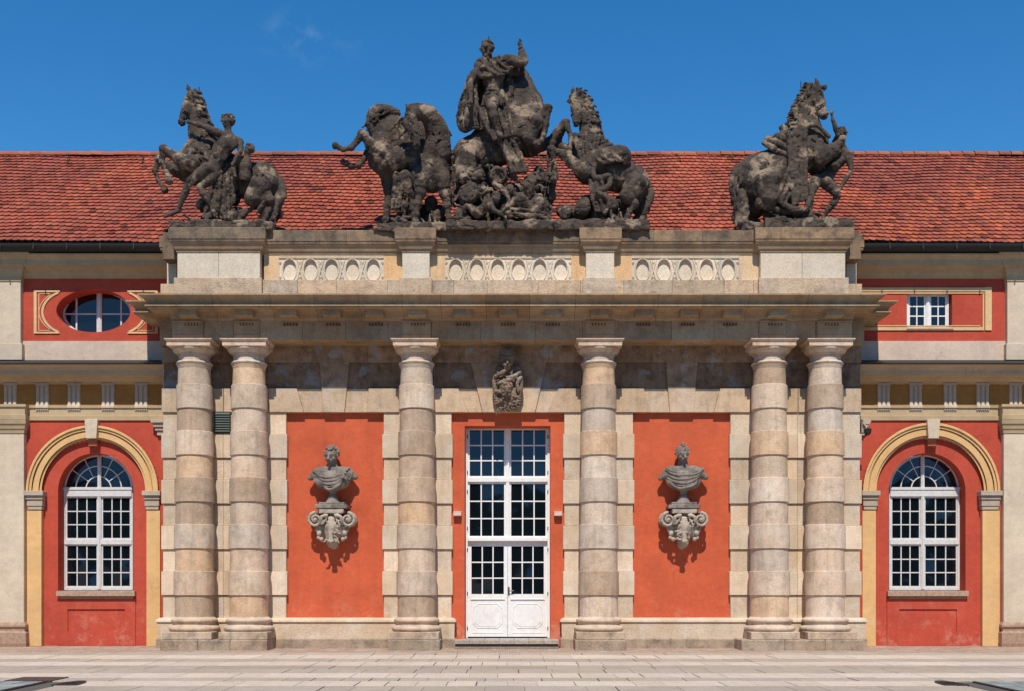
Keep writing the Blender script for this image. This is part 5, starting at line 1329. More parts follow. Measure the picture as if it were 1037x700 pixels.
def figure(F, S, pel, chest, neck, arms, legs, head=None, k=5, face=0, nod=0, beard=False, hairn=34, armour=False):
    """one continuous human body. S = half head height; pel, chest, neck = (u,v,d); arms/legs = lists of joint triples"""
    HS = S; S = S * 1.2
    pl, ch, nk = Vector(pel), Vector(chest), Vector(neck)
    up = (nk - pl).normalized()
    F.cone(pel, tuple(pl.lerp(ch, .5)), S * .92, S * .80, k + 2, .8); F.cone(tuple(pl.lerp(ch, .5)), chest, S * .82, S * 1.12, k + 2, .78)
    F.cone(chest, tuple(ch.lerp(nk, .6)), S * 1.08, S * .8, k + 2, .72); F.cone(tuple(ch.lerp(nk, .5)), neck, S * .5, S * .42, k)
    for a in arms:
        sh, el, wr = [Vector(q) for q in a[:3]]
        F.cone(tuple(ch.lerp(nk, .55)), tuple(sh), S * .55, S * .50, k + 1)
        m = sh.lerp(el, .4); F.ball(tuple(sh), S * .52, 0, k); F.cone(tuple(sh), tuple(m), S * .44, S * .44, k); F.cone(tuple(m), tuple(el), S * .44, S * .30, k)
        m = el.lerp(wr, .3); F.cone(tuple(el), tuple(m), S * .30, S * .35, k - 1); F.cone(tuple(m), tuple(wr), S * .35, S * .20, k - 1)
        F.hand(tuple(wr), tuple(wr - el), S * .24, a[3] if len(a) > 3 else (0, 1, 0))
    for l in legs:
        hp, kn, an, toe = [Vector(q) for q in l[:4]]
        F.cone(pel, tuple(hp), S * .8, S * .78, k + 1)
        m = hp.lerp(kn, .35); F.cone(tuple(hp), tuple(m), S * .72, S * .72, k + 1); F.cone(tuple(m), tuple(kn), S * .70, S * .43, k); F.ball(tuple(kn), S * .42, 0, k)
        m = kn.lerp(an, .32); off = (kn - hp).normalized() * S * .1
        F.cone(tuple(kn), tuple(m + off), S * .38, S * .46, k); F.cone(tuple(m + off), tuple(an), S * .45, S * .22, k)
        F.ball(tuple(an), S * .26, 0, 3); F.cone(tuple(an + (an - toe) * .25), tuple(an.lerp(toe, .6)), S * .22, S * .28, 3); F.cone(tuple(an.lerp(toe, .6)), tuple(toe), S * .28, S * .18, 3)
    if head:
        hd = Vector(head); F.cone(tuple(nk - up * S * .3), tuple(hd + (nk - hd) * .25), S * .44, S * .38, 4)
        F.head(*head, HS * 1.06, face, nod, hairn, beard)
    # muscle relief: spine / breast line, ribs and belly folds, collar
    m = pl.lerp(ch, .5)
    for a in (-1, 1):
        F.ball(tuple(ch + Vector((a * S * .42, -S * .05, -S * .42))), (S * .48, S * .36, S * .3), a * 20, 3)
        F.ball(tuple(pl.lerp(ch, .35) + Vector((a * S * .3, 0, -S * .5))), (S * .26, S * .5, S * .18), 0, 3)

STAT_Y = -0.42       # plane the figures' outlines were measured in; their middle stands at y = -0.32
def stat_org(u, v, u0, v0, s): return (u, v, -0.32, X(u0 + u / s, STAT_Y), Z(v0 + v / s, STAT_Y))
def statue(name, label, u0, v0, s, uc, vb):
    org = stat_org(uc, vb, u0, v0, s); e = empty(name, (org[3], org[2], org[4]), label, 'statue', 'stone statues along the parapet'); return e, org, s * F / (D + STAT_Y)
def spike(e, org, U, u, v, d, h=18):
    m = MB(); p = lambda a, b: ((a - org[0]) / U, d / U, -(b - org[1]) / U)
    m.tube([p(u, v), p(u, v - h)], .012, 6); m.build('lightning_rod', 'iron', e)

VOX = 2.9
# ---- 1: rearing horse led by a naked groom, a second youth behind (left end)
def statue_left():
    e, org, U = statue('horse_tamer_statue', 'rearing stone horse held by a nude groom, leftmost statue on the parapet', 136, 70, 4.119, 335, 676)
    H = Carve(20, 640, 30, 690, -95, 150, VOX, U)
    H.ball((262, 362, 15), (78, 92, 60), 10, 12); H.cone((270, 372, 20), (440, 430, 30), 74, 72, 14); H.ball((525, 452, 28), (74, 80, 66), 0, 14); H.ball((480, 480, 0), (60, 60, 40), 30, 12)
    H.ball((225, 385, -10), (52, 56, 36), 0, 12); H.ball((300, 350, -20), (46, 62, 34), 20, 10)
    H.curve([(285, 330, 18, 66), (272, 265, 18, 56), (262, 200, 16, 44), (248, 140, 12, 34), (238, 108, 10, 27)], 10, .66)
    H.horsehead((232, 92, 8), (188, 222, -6), 33, 0, ears=((-.35, -1), (.35, -1)), side=1)
    for i in range(54):
        t = i / 53; H.lock((248 + 72 * t ** 1.2, 84 + 190 * t, H.rng.uniform(-20, 34)), (.75, 1 + .5 * t, 0), 8, 4, .8, 5, 8)
    for i in range(5): H.lock((226 + 5 * i, 86, -4 + 4 * i), (-.5, 1, 0), 5, 1.5, .6, 4, 7)
    H.leg([(262, 398, -28, 40), (205, 392, -40, 29), (132, 346, -44, 18), (122, 400, -44, 12), (138, 440, -44, 11), (150, 462, -44, 11)], hd=(.25, 1, 0))
    H.leg([(225, 430, 40, 38), (160, 402, 44, 26), (82, 352, 46, 18), (66, 400, 46, 12), (78, 440, 46, 11), (100, 468, 46, 11)], hd=(.5, 1, 0))
    H.ball((520, 520, -14), (56, 52, 38), 40, 12)
    H.leg([(520, 500, -18, 50), (500, 545, -30, 34), (560, 545, -20, 20), (500, 578, -20, 14), (452, 612, -20, 13), (440, 632, -20, 12)], hd=(-.4, 1, 0))
    H.leg([(548, 500, 50, 48), (540, 560, 55, 34), (585, 580, 60, 20), (555, 622, 60, 14), (545, 640, 60, 13)], hd=(-.1, 1, 0))
    H.curve([(592, 440, 30, 16), (606, 500, 28, 20), (580, 560, 20, 24), (560, 620, 18, 22), (568, 645, 18, 14)], 5)
    for i in range(12): H.lock((590 - 3 * i, 470 + 12 * i, H.rng.uniform(0, 40)), (-.2, 1, 0), 7, 2, .7, 6, 11)
    H.muscles((525, 455, 28), (74, 80, 66), 6, 7, 60); H.muscles((262, 380, 10), (80, 90, 62), 6, 6, 30); H.muscles((275, 250, 16), (50, 90, 36), 4, 5, 110)
    H.mesh('horse', 'statue', org, e)
    M = Carve(110, 560, 180, 690, -150, 60, VOX, U)
    figure(M, 29, (338, 432, -58), (398, 330, -66), (405, 282, -62),
           [((366, 292, -82), (300, 262, -78), (246, 238, -52), (-.3, .6, .8)), ((448, 318, -52), (458, 372, -80), (432, 420, -88))],
           [((318, 440, -72), (252, 492, -84), (196, 606, -62), (146, 634, -72)), ((352, 448, -50), (292, 512, -72), (332, 590, -60), (352, 634, -78))],
           (404, 240, -62), face=-58, nod=-8, hairn=46)
    M.ball((420, 330, -84), (34, 30, 16), 60, 5); M.ball((372, 356, -88), (24, 40, 14), 35, 5)
    for i in range(4): M.lock((384, 214 + 4 * i, -60), (-.6, -1, 0), 6, 2, .5, 3, 6)
    M.mesh('groom', 'statue', org, e, rough=(1, .6))
    Y = Carve(420, 560, 300, 480, -110, 40, VOX, U)
    figure(Y, 24, (470, 460, -48), (466, 418, -50), (476, 384, -50), [((440, 396, -66), (428, 440, -84), (440, 470, -92))], [], (486, 352, -52), face=-75, nod=-15, hairn=36)
    Y.mesh('youth', 'statue', org, e, rough=(1, .6))
    G = Carve(130, 620, 380, 700, -110, 120, VOX, U)
    G.rock((325, 590, 10), (75, 75, 55), 16); G.rock((385, 500, 10), (48, 90, 40), 12); G.rock((410, 610, 0), (70, 45, 50), 10)
    G.folds([(340, 470, -60), (420, 450, -60)], [(300, 630, -50), (430, 640, -50)], 6, 9, 5, dj=4)
    G.folds([(560, 520, -20), (590, 560, 0)], [(500, 640, -40), (580, 645, 0)], 5, 9, 4)
    G.slab((165, 652, -86), (585, 690, 110)); G.rock((280, 650, -40), (100, 16, 40), 10)
    G.mesh('ground_rock', 'statue', org, e, rough=(3, 1.6))
    spike(e, org, U, 262, 92, 12, 30)

# ---- 2: bucking horse with lowered head
def statue_lowered():
    e, org, U = statue('kicking_horse_statue', 'stone horse with lowered head kicking to the left, just left of the rider', 330, 90, 4.665, 400, 684)
    H = Carve(25, 625, 40, 700, -200, 190, VOX, U)
    H.ball((505, 380, 0), (80, 104, 70), 8, 14); H.cone((470, 350, 50), (330, 205, 90), 84, 86, 20); H.ball((300, 190, 62), (96, 100, 74), 30, 16); H.ball((255, 270, 30), (60, 100, 56), 12, 14)
    H.ball((320, 320, 10), (92, 62, 60), -8, 14); H.ball((520, 300, -10), (62, 130, 56), 4, 14); H.ball((410, 190, 60), (90, 84, 50), 10, 14); H.ball((460, 420, -34), (56, 60, 44), 0, 10); H.ball((545, 420, -20), (44, 56, 44), 0, 10)
    H.curve([(528, 300, -20, 66), (528, 215, -42, 54), (490, 150, -76, 44), (432, 146, -104, 34)], 8, .8)
    H.horsehead((410, 160, -118), (446, 322, -140), 40, 24, ears=((-.5, -1), (.2, -1)), side=-1)
    for i in range(34):
        t = i / 33; H.lock((408 + 150 * t, 122 - 22 * math.sin(t * 3.1) + 90 * t * t, -100 + 70 * t + H.rng.uniform(-16, 16)), (.7, .5 + t, -.3), 10, 2, .9, 5, 11)
    for i in range(12): H.lock((400 - 5 * i, 150 + 4 * i, -90 + 3 * i), (-.5, 1, 0), 8, 2, .8, 6, 13)
    H.curve([(232, 210, 40, 20), (214, 150, 40, 30), (230, 92, 40, 34), (285, 78, 40, 26), (330, 90, 40, 18)], 6)
    for i in range(22): H.lock((222 + 8 * (i % 9), 84 + 9 * (i % 7), 16 + H.rng.uniform(-14, 24)), (-.3, 1, 0), 8, 2, .8, 7, 14)
    H.leg([(262, 300, 0, 56), (215, 262, -8, 30), (172, 214, -12, 21), (122, 276, -14, 15), (82, 286, -14, 13), (62, 276, -14, 12)], hd=(-1, -.4, 0))
    H.leg([(262, 340, 30, 56), (225, 330, 34, 30), (196, 282, 34, 21), (150, 344, 30, 15), (112, 348, 30, 14), (92, 336, 30, 12)], hd=(-1, -.5, 0))
    H.leg([(300, 380, 70, 60), (292, 450, 72, 30), (282, 520, 72, 20), (272, 590, 70, 16), (270, 630, 68, 15)], hd=(0, 1, 0))
    H.leg([(455, 440, -44, 42), (448, 500, -50, 26), (436, 560, -54, 20), (430, 610, -54, 16), (428, 640, -56, 15)], hd=(0, 1, 0))
    H.leg([(552, 430, -30, 42), (566, 500, -30, 26), (574, 560, -30, 20), (582, 615, -30, 16), (584, 640, -32, 15)], hd=(0, 1, 0))
    H.leg([(380, 420, 10, 46), (402, 490, 10, 30), (418, 560, 10, 22), (412, 620, 10, 17), (410, 640, 8, 15)], hd=(0, 1, 0))
    H.muscles((290, 250, 30), (90, 100, 60), 7, 7, 40); H.muscles((500, 380, 0), (86, 110, 72), 8, 7, 80); H.muscles((520, 240, -30), (60, 90, 44), 5, 6, 100)
    H.mesh('horse', 'statue', org, e)
    G = Carve(240, 625, 380, 705, -120, 130, VOX, U)
    G.rock((365, 560, 50), (60, 110, 50), 16); G.rock((500, 580, 60), (60, 90, 50), 14); G.rock((360, 620, -10), (50, 26, 40), 8)
    G.folds([(330, 400, -20), (400, 420, -20)], [(310, 560, 0), (370, 600, 0)], 5, 10, 5)
    G.slab((248, 654, -92), (612, 696, 112)); G.rock((480, 640, -50), (90, 16, 30), 8)
    G.mesh('ground_rock', 'statue', org, e, rough=(3, 1.6))

# ---- 3: rider in cloak on a rearing horse above a heap of trophies
def statue_rider():
    e, org, U = statue('mounted_rider_statue', 'tallest statue, cloaked rider with raised arm on a rearing horse over trophies', 440, 30, 3.332, 230, 688)
    V = 2.5
    H = Carve(35, 490, 90, 680, -120, 130, V, U)
    H.ball((312, 340, 10), (56, 84, 48), -16, 12); H.cone((300, 340, 12), (150, 410, 22), 66, 66, 14); H.cone((150, 398, 24), (250, 290, 14), 58, 64, 14); H.ball((115, 415, 22), (58, 66, 54), 20, 14); H.ball((215, 410, -10), (70, 48, 40), -20, 12)
    H.ball((325, 290, 5), (46, 66, 40), -20, 12); H.ball((342, 345, -14), (34, 46, 30), 0, 10)
    H.curve([(322, 320, 8, 62), (312, 260, 10, 60), (296, 205, 14, 52), (284, 165, 20, 42), (276, 140, 28, 32)], 9, .66)
    H.horsehead((284, 132, 34), (318, 150, 110), 30, 0, ears=((.1, -1), (.35, -1)), side=1)
    for i in range(26):
        t = i / 25; H.lock((258 + 14 * t, 138 + 110 * t, H.rng.uniform(-18, 20)), (-.5, 1, 0), 6, 2, .8, 5, 8)
    H.leg([(320, 372, -34, 32), (345, 330, -50, 24), (380, 284, -54, 16), (374, 336, -52, 11), (366, 372, -50, 10), (356, 392, -50, 10)], hd=(-.7, .7, 0))
    H.leg([(330, 380, 20, 30), (392, 372, 10, 19), (442, 308, 0, 14), (462, 352, -6, 9), (458, 400, -8, 8), (454, 432, -8, 9)], hd=(0, 1, 0))
    H.leg([(112, 440, -26, 46), (104, 490, -34, 30), (120, 540, -30, 18), (96, 590, -26, 13), (104, 630, -30, 12)], hd=(.3, 1, 0))
    H.leg([(140, 450, 50, 44), (170, 500, 54, 28), (150, 560, 54, 17), (166, 610, 54, 13), (170, 640, 54, 12)], hd=(.2, 1, 0))
    H.curve([(62, 400, 30, 14), (58, 450, 28, 18), (78, 510, 24, 18), (66, 570, 22, 14)], 5)
    for i in range(12): H.lock((60 + 2 * i, 410 + 14 * i, H.rng.uniform(4, 40)), (.1, 1, 0), 6, 2, .8, 6, 10)
    H.muscles((120, 415, 22), (58, 66, 54), 6, 6, 70); H.muscles((315, 350, 8), (56, 84, 50), 7, 6, 100); H.muscles((215, 410, -10), (70, 48, 46), 5, 5, 10)
    H.mesh('horse', 'statue', org, e)
    M = Carve(70, 340, 20, 440, -150, 60, 2.8, U)
    figure(M, 28, (192, 256, -42), (198, 176, -50), (184, 122, -48),
           [((240, 134, -46), (300, 122, -54), (290, 78, -60), (-.6, .3, -.5)), ((152, 148, -60), (122, 208, -70), (124, 268, -84))],
           [((196, 264, -58), (196, 300, -96), (214, 376, -80), (228, 396, -102))],
           (178, 88, -54), face=-6, nod=-4, beard=True, hairn=44)
    # cuirass edge, belt, skirt of straps, boots
    M.ring((194, 226, -48), 20, 5, (0, 1, 0)); M.ring((194, 238, -48), 22, 4, (0, 1, 0))
    for i in range(9): M.limb([(168 + 7 * i, 242, -66 + abs(i - 4) * 3, 4.5), (162 + 9 * i, 276, -74 + abs(i - 4) * 4, 4.5)], 1.5)
    for v_ in (312, 326, 340, 352): M.ring((201 + (v_ - 312) * .22, v_, -90 + (v_ - 312) * .15), 10, 2.6, (.2, 1, 0))
    for i in range(14):
        t = 2 * math.pi * i / 14; M.cone((178 + 15 * math.cos(t), 72 + 3 * math.sin(t), -54 + 15 * math.sin(t)), (178 + 18 * math.cos(t), 64, -54 + 18 * math.sin(t)), 3.5, 2, 1)
    M.mesh('rider', 'statue', org, e, rough=(1, .6))
    K = Carve(55, 330, 85, 520, -130, 60, V, U)
    K.folds([(250, 112, -48), (190, 118, -68), (146, 128, -40)], [(158, 160, -78), (120, 200, -60), (92, 240, -30)], 8, 7, 3)
    K.folds([(150, 128, -50), (142, 140, -20), (150, 130, 10)], [(120, 345, -40), (82, 320, -10), (78, 270, 20)], 10, 10, 4, wob=8)
    K.folds([(240, 112, -30), (300, 120, -20)], [(258, 150, -20), (290, 158, -20)], 4, 8, 4)
    K.folds([(222, 150, -20), (252, 160, -20), (266, 190, -20)], [(236, 262, -50), (260, 290, -40), (270, 250, -20)], 6, 8, 4)
    K.ball((168, 235, 4), (62, 105, 20), 8, 8); K.ball((216, 240, 0), (40, 70, 22), 0, 8); K.ball((128, 220, -6), (34, 90, 22), 22, 10); K.ball((112, 290, -4), (38, 56, 24), 14, 8); K.ball((200, 130, -30), (64, 26, 34), 6, 8); K.folds([(206, 120, -66), (170, 124, -72), (140, 140, -60)], [(262, 150, -60), (236, 180, -74), (170, 190, -84)], 7, 7, 3, sag=16)
    K.folds([(140, 150, -52), (120, 170, -46), (104, 210, -30)], [(150, 345, -50), (112, 345, -40), (80, 300, -20)], 8, 8, 3, wob=6); K.cone((246, 122, -46), (298, 128, -54), 22, 17, 5); K.cone((298, 126, -54), (292, 88, -60), 17, 11, 5)
    K.folds([(150, 290, -74), (250, 300, -70)], [(200, 400, -88), (262, 380, -74)], 7, 7, 4)
    K.folds([(214, 384, -72), (250, 372, -60)], [(262, 508, -84), (306, 500, -70)], 5, 8, 3, wob=10)
    K.mesh('cloak', 'statue', org, e, rough=(1.4, .8))
    T = Carve(40, 430, 430, 700, -120, 110, V, U); r_ = T.rng
    T.rock((200, 590, 30), (110, 90, 50), 22); T.rock((352, 560, 30), (44, 100, 44), 16); T.rock((110, 620, 10), (50, 50, 50), 10); T.rock((300, 620, 10), (90, 50, 40), 14)
    T.ball((216, 512, -52), (34, 36, 20), 10, 3); T.ring((216, 512, -70), 24, 5, (.1, .1, 1)); T.ball((216, 512, -72), (16, 18, 10), 0, 2, True)
    T.ball((118, 570, -56), (34, 40, 22), 30, 3); T.ring((118, 570, -72), 30, 5, (.3, .2, 1)); T.ball((318, 545, -50), (28, 46, 22), 10, 4)
    for c in ((150, 510), (170, 560), (100, 520), (262, 592), (190, 620), (90, 640), (345, 600)):     # helmets with crest and rim
        T.ball((c[0], c[1], -60), (19, 17, 17), 0, 2); T.curve([(c[0] - 20, c[1] + 4, -62, 4), (c[0], c[1] - 22, -64, 6), (c[0] + 20, c[1] + 2, -62, 4)], 1.5); T.limb([(c[0] - 22, c[1] + 12, -66, 4), (c[0] + 22, c[1] + 14, -66, 4)], 1.5)
    for a, b in (((70, 470), (140, 640)), ((130, 480), (60, 620)), ((180, 470), (300, 640)), ((360, 480), (250, 650)), ((96, 450), (190, 600)), ((384, 500), (330, 640))):   # poles, swords, standards
        T.limb([(*a, -40, 5), (*b, -66, 5)], 1.5); T.ball((*a, -42), (9, 9, 9), 0, 2)
    figure(T, 17, (330, 626, -60), (290, 590, -66), (270, 576, -70), [((276, 596, -78), (250, 620, -86), (230, 640, -90)), ((290, 572, -60), (310, 560, -84), (290, 545, -90))],
           [((335, 630, -66), (372, 600, -72), (384, 650, -70), (396, 660, -80))], (256, 566, -76), face=-60, nod=20, hairn=24)
    figure(T, 16, (150, 636, -62), (180, 612, -70), (198, 600, -76), [((190, 620, -84), (214, 644, -90), (234, 656, -92))], [((146, 640, -70), (110, 612, -78), (90, 655, -80), (74, 660, -86))], (210, 592, -80), face=50, nod=10, hairn=24)
    for i in range(46): T.lock((r_.uniform(60, 390), r_.uniform(470, 660), -58 + r_.uniform(-12, 10)), (r_.uniform(-1, 1), r_.uniform(-.3, 1), 0), 6, 2, 1.1, 6, 9)
    T.curve([(200, 540, -70, 8), (230, 560, -80, 9), (250, 600, -84, 9), (240, 640, -80, 8)], 2); T.folds([(240, 630, -80), (250, 650, -84)], [(380, 640, -70), (390, 664, -74)], 4, 6, 2)
    T.limb([(383, 400, -30, 7), (383, 490, -30, 7)], 2); T.ball((402, 488, -24), (18, 32, 18), -10, 4); T.cone((400, 470, -20), (390, 560, 0), 14, 20, 5)
    T.slab((44, 664, -84), (400, 698, 100))
    T.mesh('trophy_heap', 'statue', org, e, rough=(2.2, 1.5))
    m = MB(); p = lambda a, b, d: ((a - org[0]) / U, d / U, -(b - org[1]) / U); m.tube([p(383, 402, -30), p(383, 560, -30)], .035, 6); m.build('iron_prop', 'iron', e)
    spike(e, org, U, 184, 62, -50, 22)

# ---- 4: rearing horse facing left with drapery over its back
def statue_draped():
    e, org, U = statue('draped_horse_statue', 'riderless rearing stone horse with draped back, just right of the rider', 550, 80, 4.375, 260, 678)
    H = Carve(0, 520, 5, 700, -120, 150, VOX, U)
    H.ball((200, 370, 6), (66, 92, 58), -12, 12); H.cone((210, 380, 10), (360, 420, 24), 76, 74, 14); H.ball((410, 446, 28), (68, 76, 62), 0, 14); H.ball((180, 330, 0), (58, 70, 46), -8, 12)
    H.curve([(200, 340, 6, 68), (214, 270, 8, 58), (210, 200, 8, 48), (188, 130, 6, 38), (165, 90, 4, 30)], 9, .7)
    H.horsehead((140, 66, 0), (146, 208, -26), 35, 0, ears=((-.1, -1), (.3, -1)), side=1)
    for i in range(64):
        t = i / 63; H.lock((150 + 84 * math.sin(t * 1.7), 42 + 205 * t ** 1.15, H.rng.uniform(-28, 30)), (.8, .6 + .8 * t, 0), 9, 4, 1.0, 5, 8)
    for i in range(8): H.lock((134 - 2.5 * i, 58 + 4 * i, -10 + 2 * i), (-.3, .9, 0), 9, 3, .6, 4, 6)
    H.leg([(190, 420, -36, 42), (160, 402, -46, 30), (92, 352, -52, 22), (36, 326, -54, 17), (48, 390, -54, 13), (44, 440, -54, 13)], hd=(0, 1, 0))
    H.leg([(176, 330, 10, 30), (60, 268, 40, 20), (102, 186, 0, 16), (124, 268, -30, 12), (116, 340, -40, 11), (118, 372, -44, 12)], hd=(.1, 1, 0))
    H.leg([(404, 470, -24, 52), (372, 528, -36, 32), (400, 560, -32, 20), (380, 596, -34, 15), (372, 618, -36, 14)], hd=(-.4, 1, 0))
    H.leg([(440, 480, 50, 48), (430, 545, 56, 30), (462, 548, 56, 20), (420, 600, 50, 15), (412, 632, 50, 14)], hd=(-.2, 1, 0))
    H.curve([(468, 440, 34, 14), (480, 500, 34, 20), (450, 560, 30, 22), (436, 620, 30, 16)], 5)
    for i in range(12): H.lock((474 - 3 * i, 460 + 13 * i, H.rng.uniform(10, 50)), (-.2, 1, 0), 7, 2, .7, 6, 10)
    H.muscles((410, 446, 28), (68, 76, 62), 7, 6, 80); H.muscles((210, 220, 8), (45, 80, 34), 5, 5, 100); H.muscles((200, 400, 6), (66, 70, 58), 5, 6, 60)
    H.mesh('horse', 'statue', org, e)
    K = Carve(90, 400, 250, 640, -130, 60, VOX, U)
    K.folds([(136, 290, -44), (150, 262, -50)], [(300, 300, -40), (262, 262, -30)], 5, 10, 4, sag=24, wob=6); K.folds([(140, 262, -54), (250, 262, -50)], [(180, 420, -66), (216, 390, -66)], 6, 10, 4)
    K.curve([(216, 420, -60, 16), (240, 362, -62, 26), (300, 346, -60, 30), (352, 346, -54, 30), (366, 380, -48, 18)], 6); K.folds([(226, 372, -80), (300, 340, -80)], [(260, 400, -84), (360, 380, -76)], 6, 8, 3)
    K.curve([(214, 420, -70, 10), (230, 460, -74, 13), (290, 452, -74, 12), (280, 500, -76, 12), (240, 520, -76, 12), (290, 560, -76, 12), (270, 610, -70, 10)], 3)
    K.folds([(205, 470, -66), (250, 460, -70)], [(230, 600, -60), (290, 600, -64)], 5, 9, 4)
    K.mesh('cloth', 'statue', org, e, rough=(1.6, .9))
    G = Carve(30, 480, 420, 705, -120, 130, VOX, U)
    G.rock((130, 600, 30), (80, 70, 60), 16); G.rock((262, 560, 10), (80, 80, 50), 14); G.ball((176, 575, -40), (34, 44, 26), 20, 6); G.rock((340, 560, 30), (40, 80, 40), 10)
    G.ball((100, 600, -30), (26, 40, 22), 15, 5); G.slab((45, 644, -90), (465, 692, 112)); G.rock((300, 632, -50), (60, 18, 30), 8)
    G.mesh('ground_rock', 'statue', org, e, rough=(3, 1.6))

# ---- 5: horse with a striding groom (right end)
def statue_right():
    e, org, U = statue('groom_and_horse_statue', 'stone horse facing right with a striding groom, rightmost statue on the parapet', 727, 70, 4.119, 330, 676)
    H = Carve(50, 520, 30, 690, -110, 150, VOX, U)
    H.ball((180, 440, 20), (104, 100, 76), -20, 14); H.cone((200, 420, 20), (390, 340, 6), 84, 72, 16); H.ball((400, 325, 0), (66, 80, 58), 20, 14); H.ball((240, 430, -20), (60, 70, 50), -20, 14); H.ball((430, 350, -24), (40, 46, 34), 0, 10)
    H.curve([(390, 310, 0, 70), (372, 240, -4, 58), (360, 170, -8, 48), (378, 112, -10, 36), (396, 90, -12, 26)], 10, .7)
    H.horsehead((408, 84, -16), (444, 208, -36), 38, 0, ears=((-.3, -1), (.8, -1)), side=-1)
    for i in range(70):
        t = i / 69; H.lock((385 - 66 * math.sin(t * 2.0), 72 + 190 * t, H.rng.uniform(-44, 20)), (-.8, .6 + .6 * t, 0), 9, 4, .9, 5, 8)
    for i in range(9): H.lock((372 + 9 * i, 78, -24), (-.2 + .1 * i, .5, 0), 8, 4, 1.1, 4, 6)
    H.leg([(420, 370, -36, 44), (470, 352, -46, 28), (512, 308, -48, 18), (520, 350, -44, 13), (512, 388, -40, 12), (498, 400, -40, 12)], hd=(-.6, .6, 0))
    H.leg([(430, 390, 30, 42), (478, 400, 40, 28), (545, 372, 46, 18), (548, 410, 46, 13), (540, 440, 44, 12)], hd=(-.2, 1, 0))
    H.leg([(200, 490, -30, 70), (205, 545, -42, 40), (172, 566, -40, 23), (245, 600, -44, 16), (330, 612, -44, 15), (356, 616, -44, 14)], hd=(1, .2, 0))
    H.leg([(150, 500, 50, 64), (170, 560, 50, 36), (130, 580, 54, 22), (180, 625, 50, 15), (196, 640, 50, 14)], hd=(.4, 1, 0))
    H.curve([(88, 400, 30, 18), (82, 470, 20, 28), (100, 550, 6, 34), (104, 625, 0, 26), (120, 640, -4, 14)], 5)
    for i in range(22): H.lock((82 + 3 * (i % 8), 430 + 9 * i, H.rng.uniform(-24, 30)), (.15, 1, 0), 8, 2, .6, 6, 12)
    H.muscles((180, 440, 20), (104, 100, 78), 9, 7, 60); H.muscles((410, 330, 0), (60, 70, 58), 6, 6, 40); H.muscles((380, 200, -4), (50, 90, 40), 4, 5, 100)
    H.mesh('horse', 'statue', org, e)
    M = Carve(350, 590, 165, 690, -90, 110, VOX, U)
    figure(M, 28, (452, 455, 10), (520, 350, 24), (524, 302, 16),
           [((486, 318, -4), (490, 290, -52), (462, 214, -62), (-.3, -1, 0)), ((552, 345, 10), (556, 425, -20), (500, 512, -30), (-1, .3, 0))],
           [((408, 462, -6), (385, 530, -30), (382, 600, -24), (372, 630, -56)), ((468, 474, 0), (500, 528, -14), (446, 610, 10), (440, 634, -20))],
           (524, 262, 8), face=15, nod=-4, hairn=46)
    M.mesh('groom', 'statue', org, e, rough=(1, .6))
    K = Carve(160, 560, 230, 640, -130, 60, VOX, U)
    K.folds([(186, 318, -40), (250, 288, -54)], [(300, 392, -66), (332, 330, -70)], 6, 11, 4); K.curve([(250, 300, -30, 24), (276, 268, -30, 18), (264, 250, -30, 14)], 4)
    K.folds([(282, 300, -72), (352, 240, -60)], [(300, 590, -80), (352, 560, -74)], 7, 11, 4, wob=9); K.folds([(310, 380, -74), (340, 400, -74)], [(232, 560, -70), (262, 590, -74)], 4, 11, 4)
    K.ball((212, 304, -34), (26, 20, 22), 20, 4); K.curve([(352, 250, -58, 10), (400, 258, -66, 9), (450, 300, -62, 9)], 3)
    K.curve([(276, 590, -70, 12), (300, 606, -76, 13), (350, 600, -74, 13), (366, 560, -70, 9)], 3)
    K.mesh('cloth', 'statue', org, e, rough=(1.6, .9))
    G = Carve(80, 560, 400, 700, -110, 120, VOX, U)
    G.rock((260, 560, 10), (90, 80, 50), 16); G.rock((330, 480, 20), (50, 90, 36), 10); G.rock((400, 610, 10), (50, 30, 40), 8); G.slab((180, 640, -86), (545, 688, 112)); G.slab((88, 650, -60), (200, 690, 112)); G.rock((330, 630, -40), (120, 16, 40), 8)
    G.mesh('ground_rock', 'statue', org, e, rough=(3, 1.6))
    spike(e, org, U, 348, 78, -10, 30)

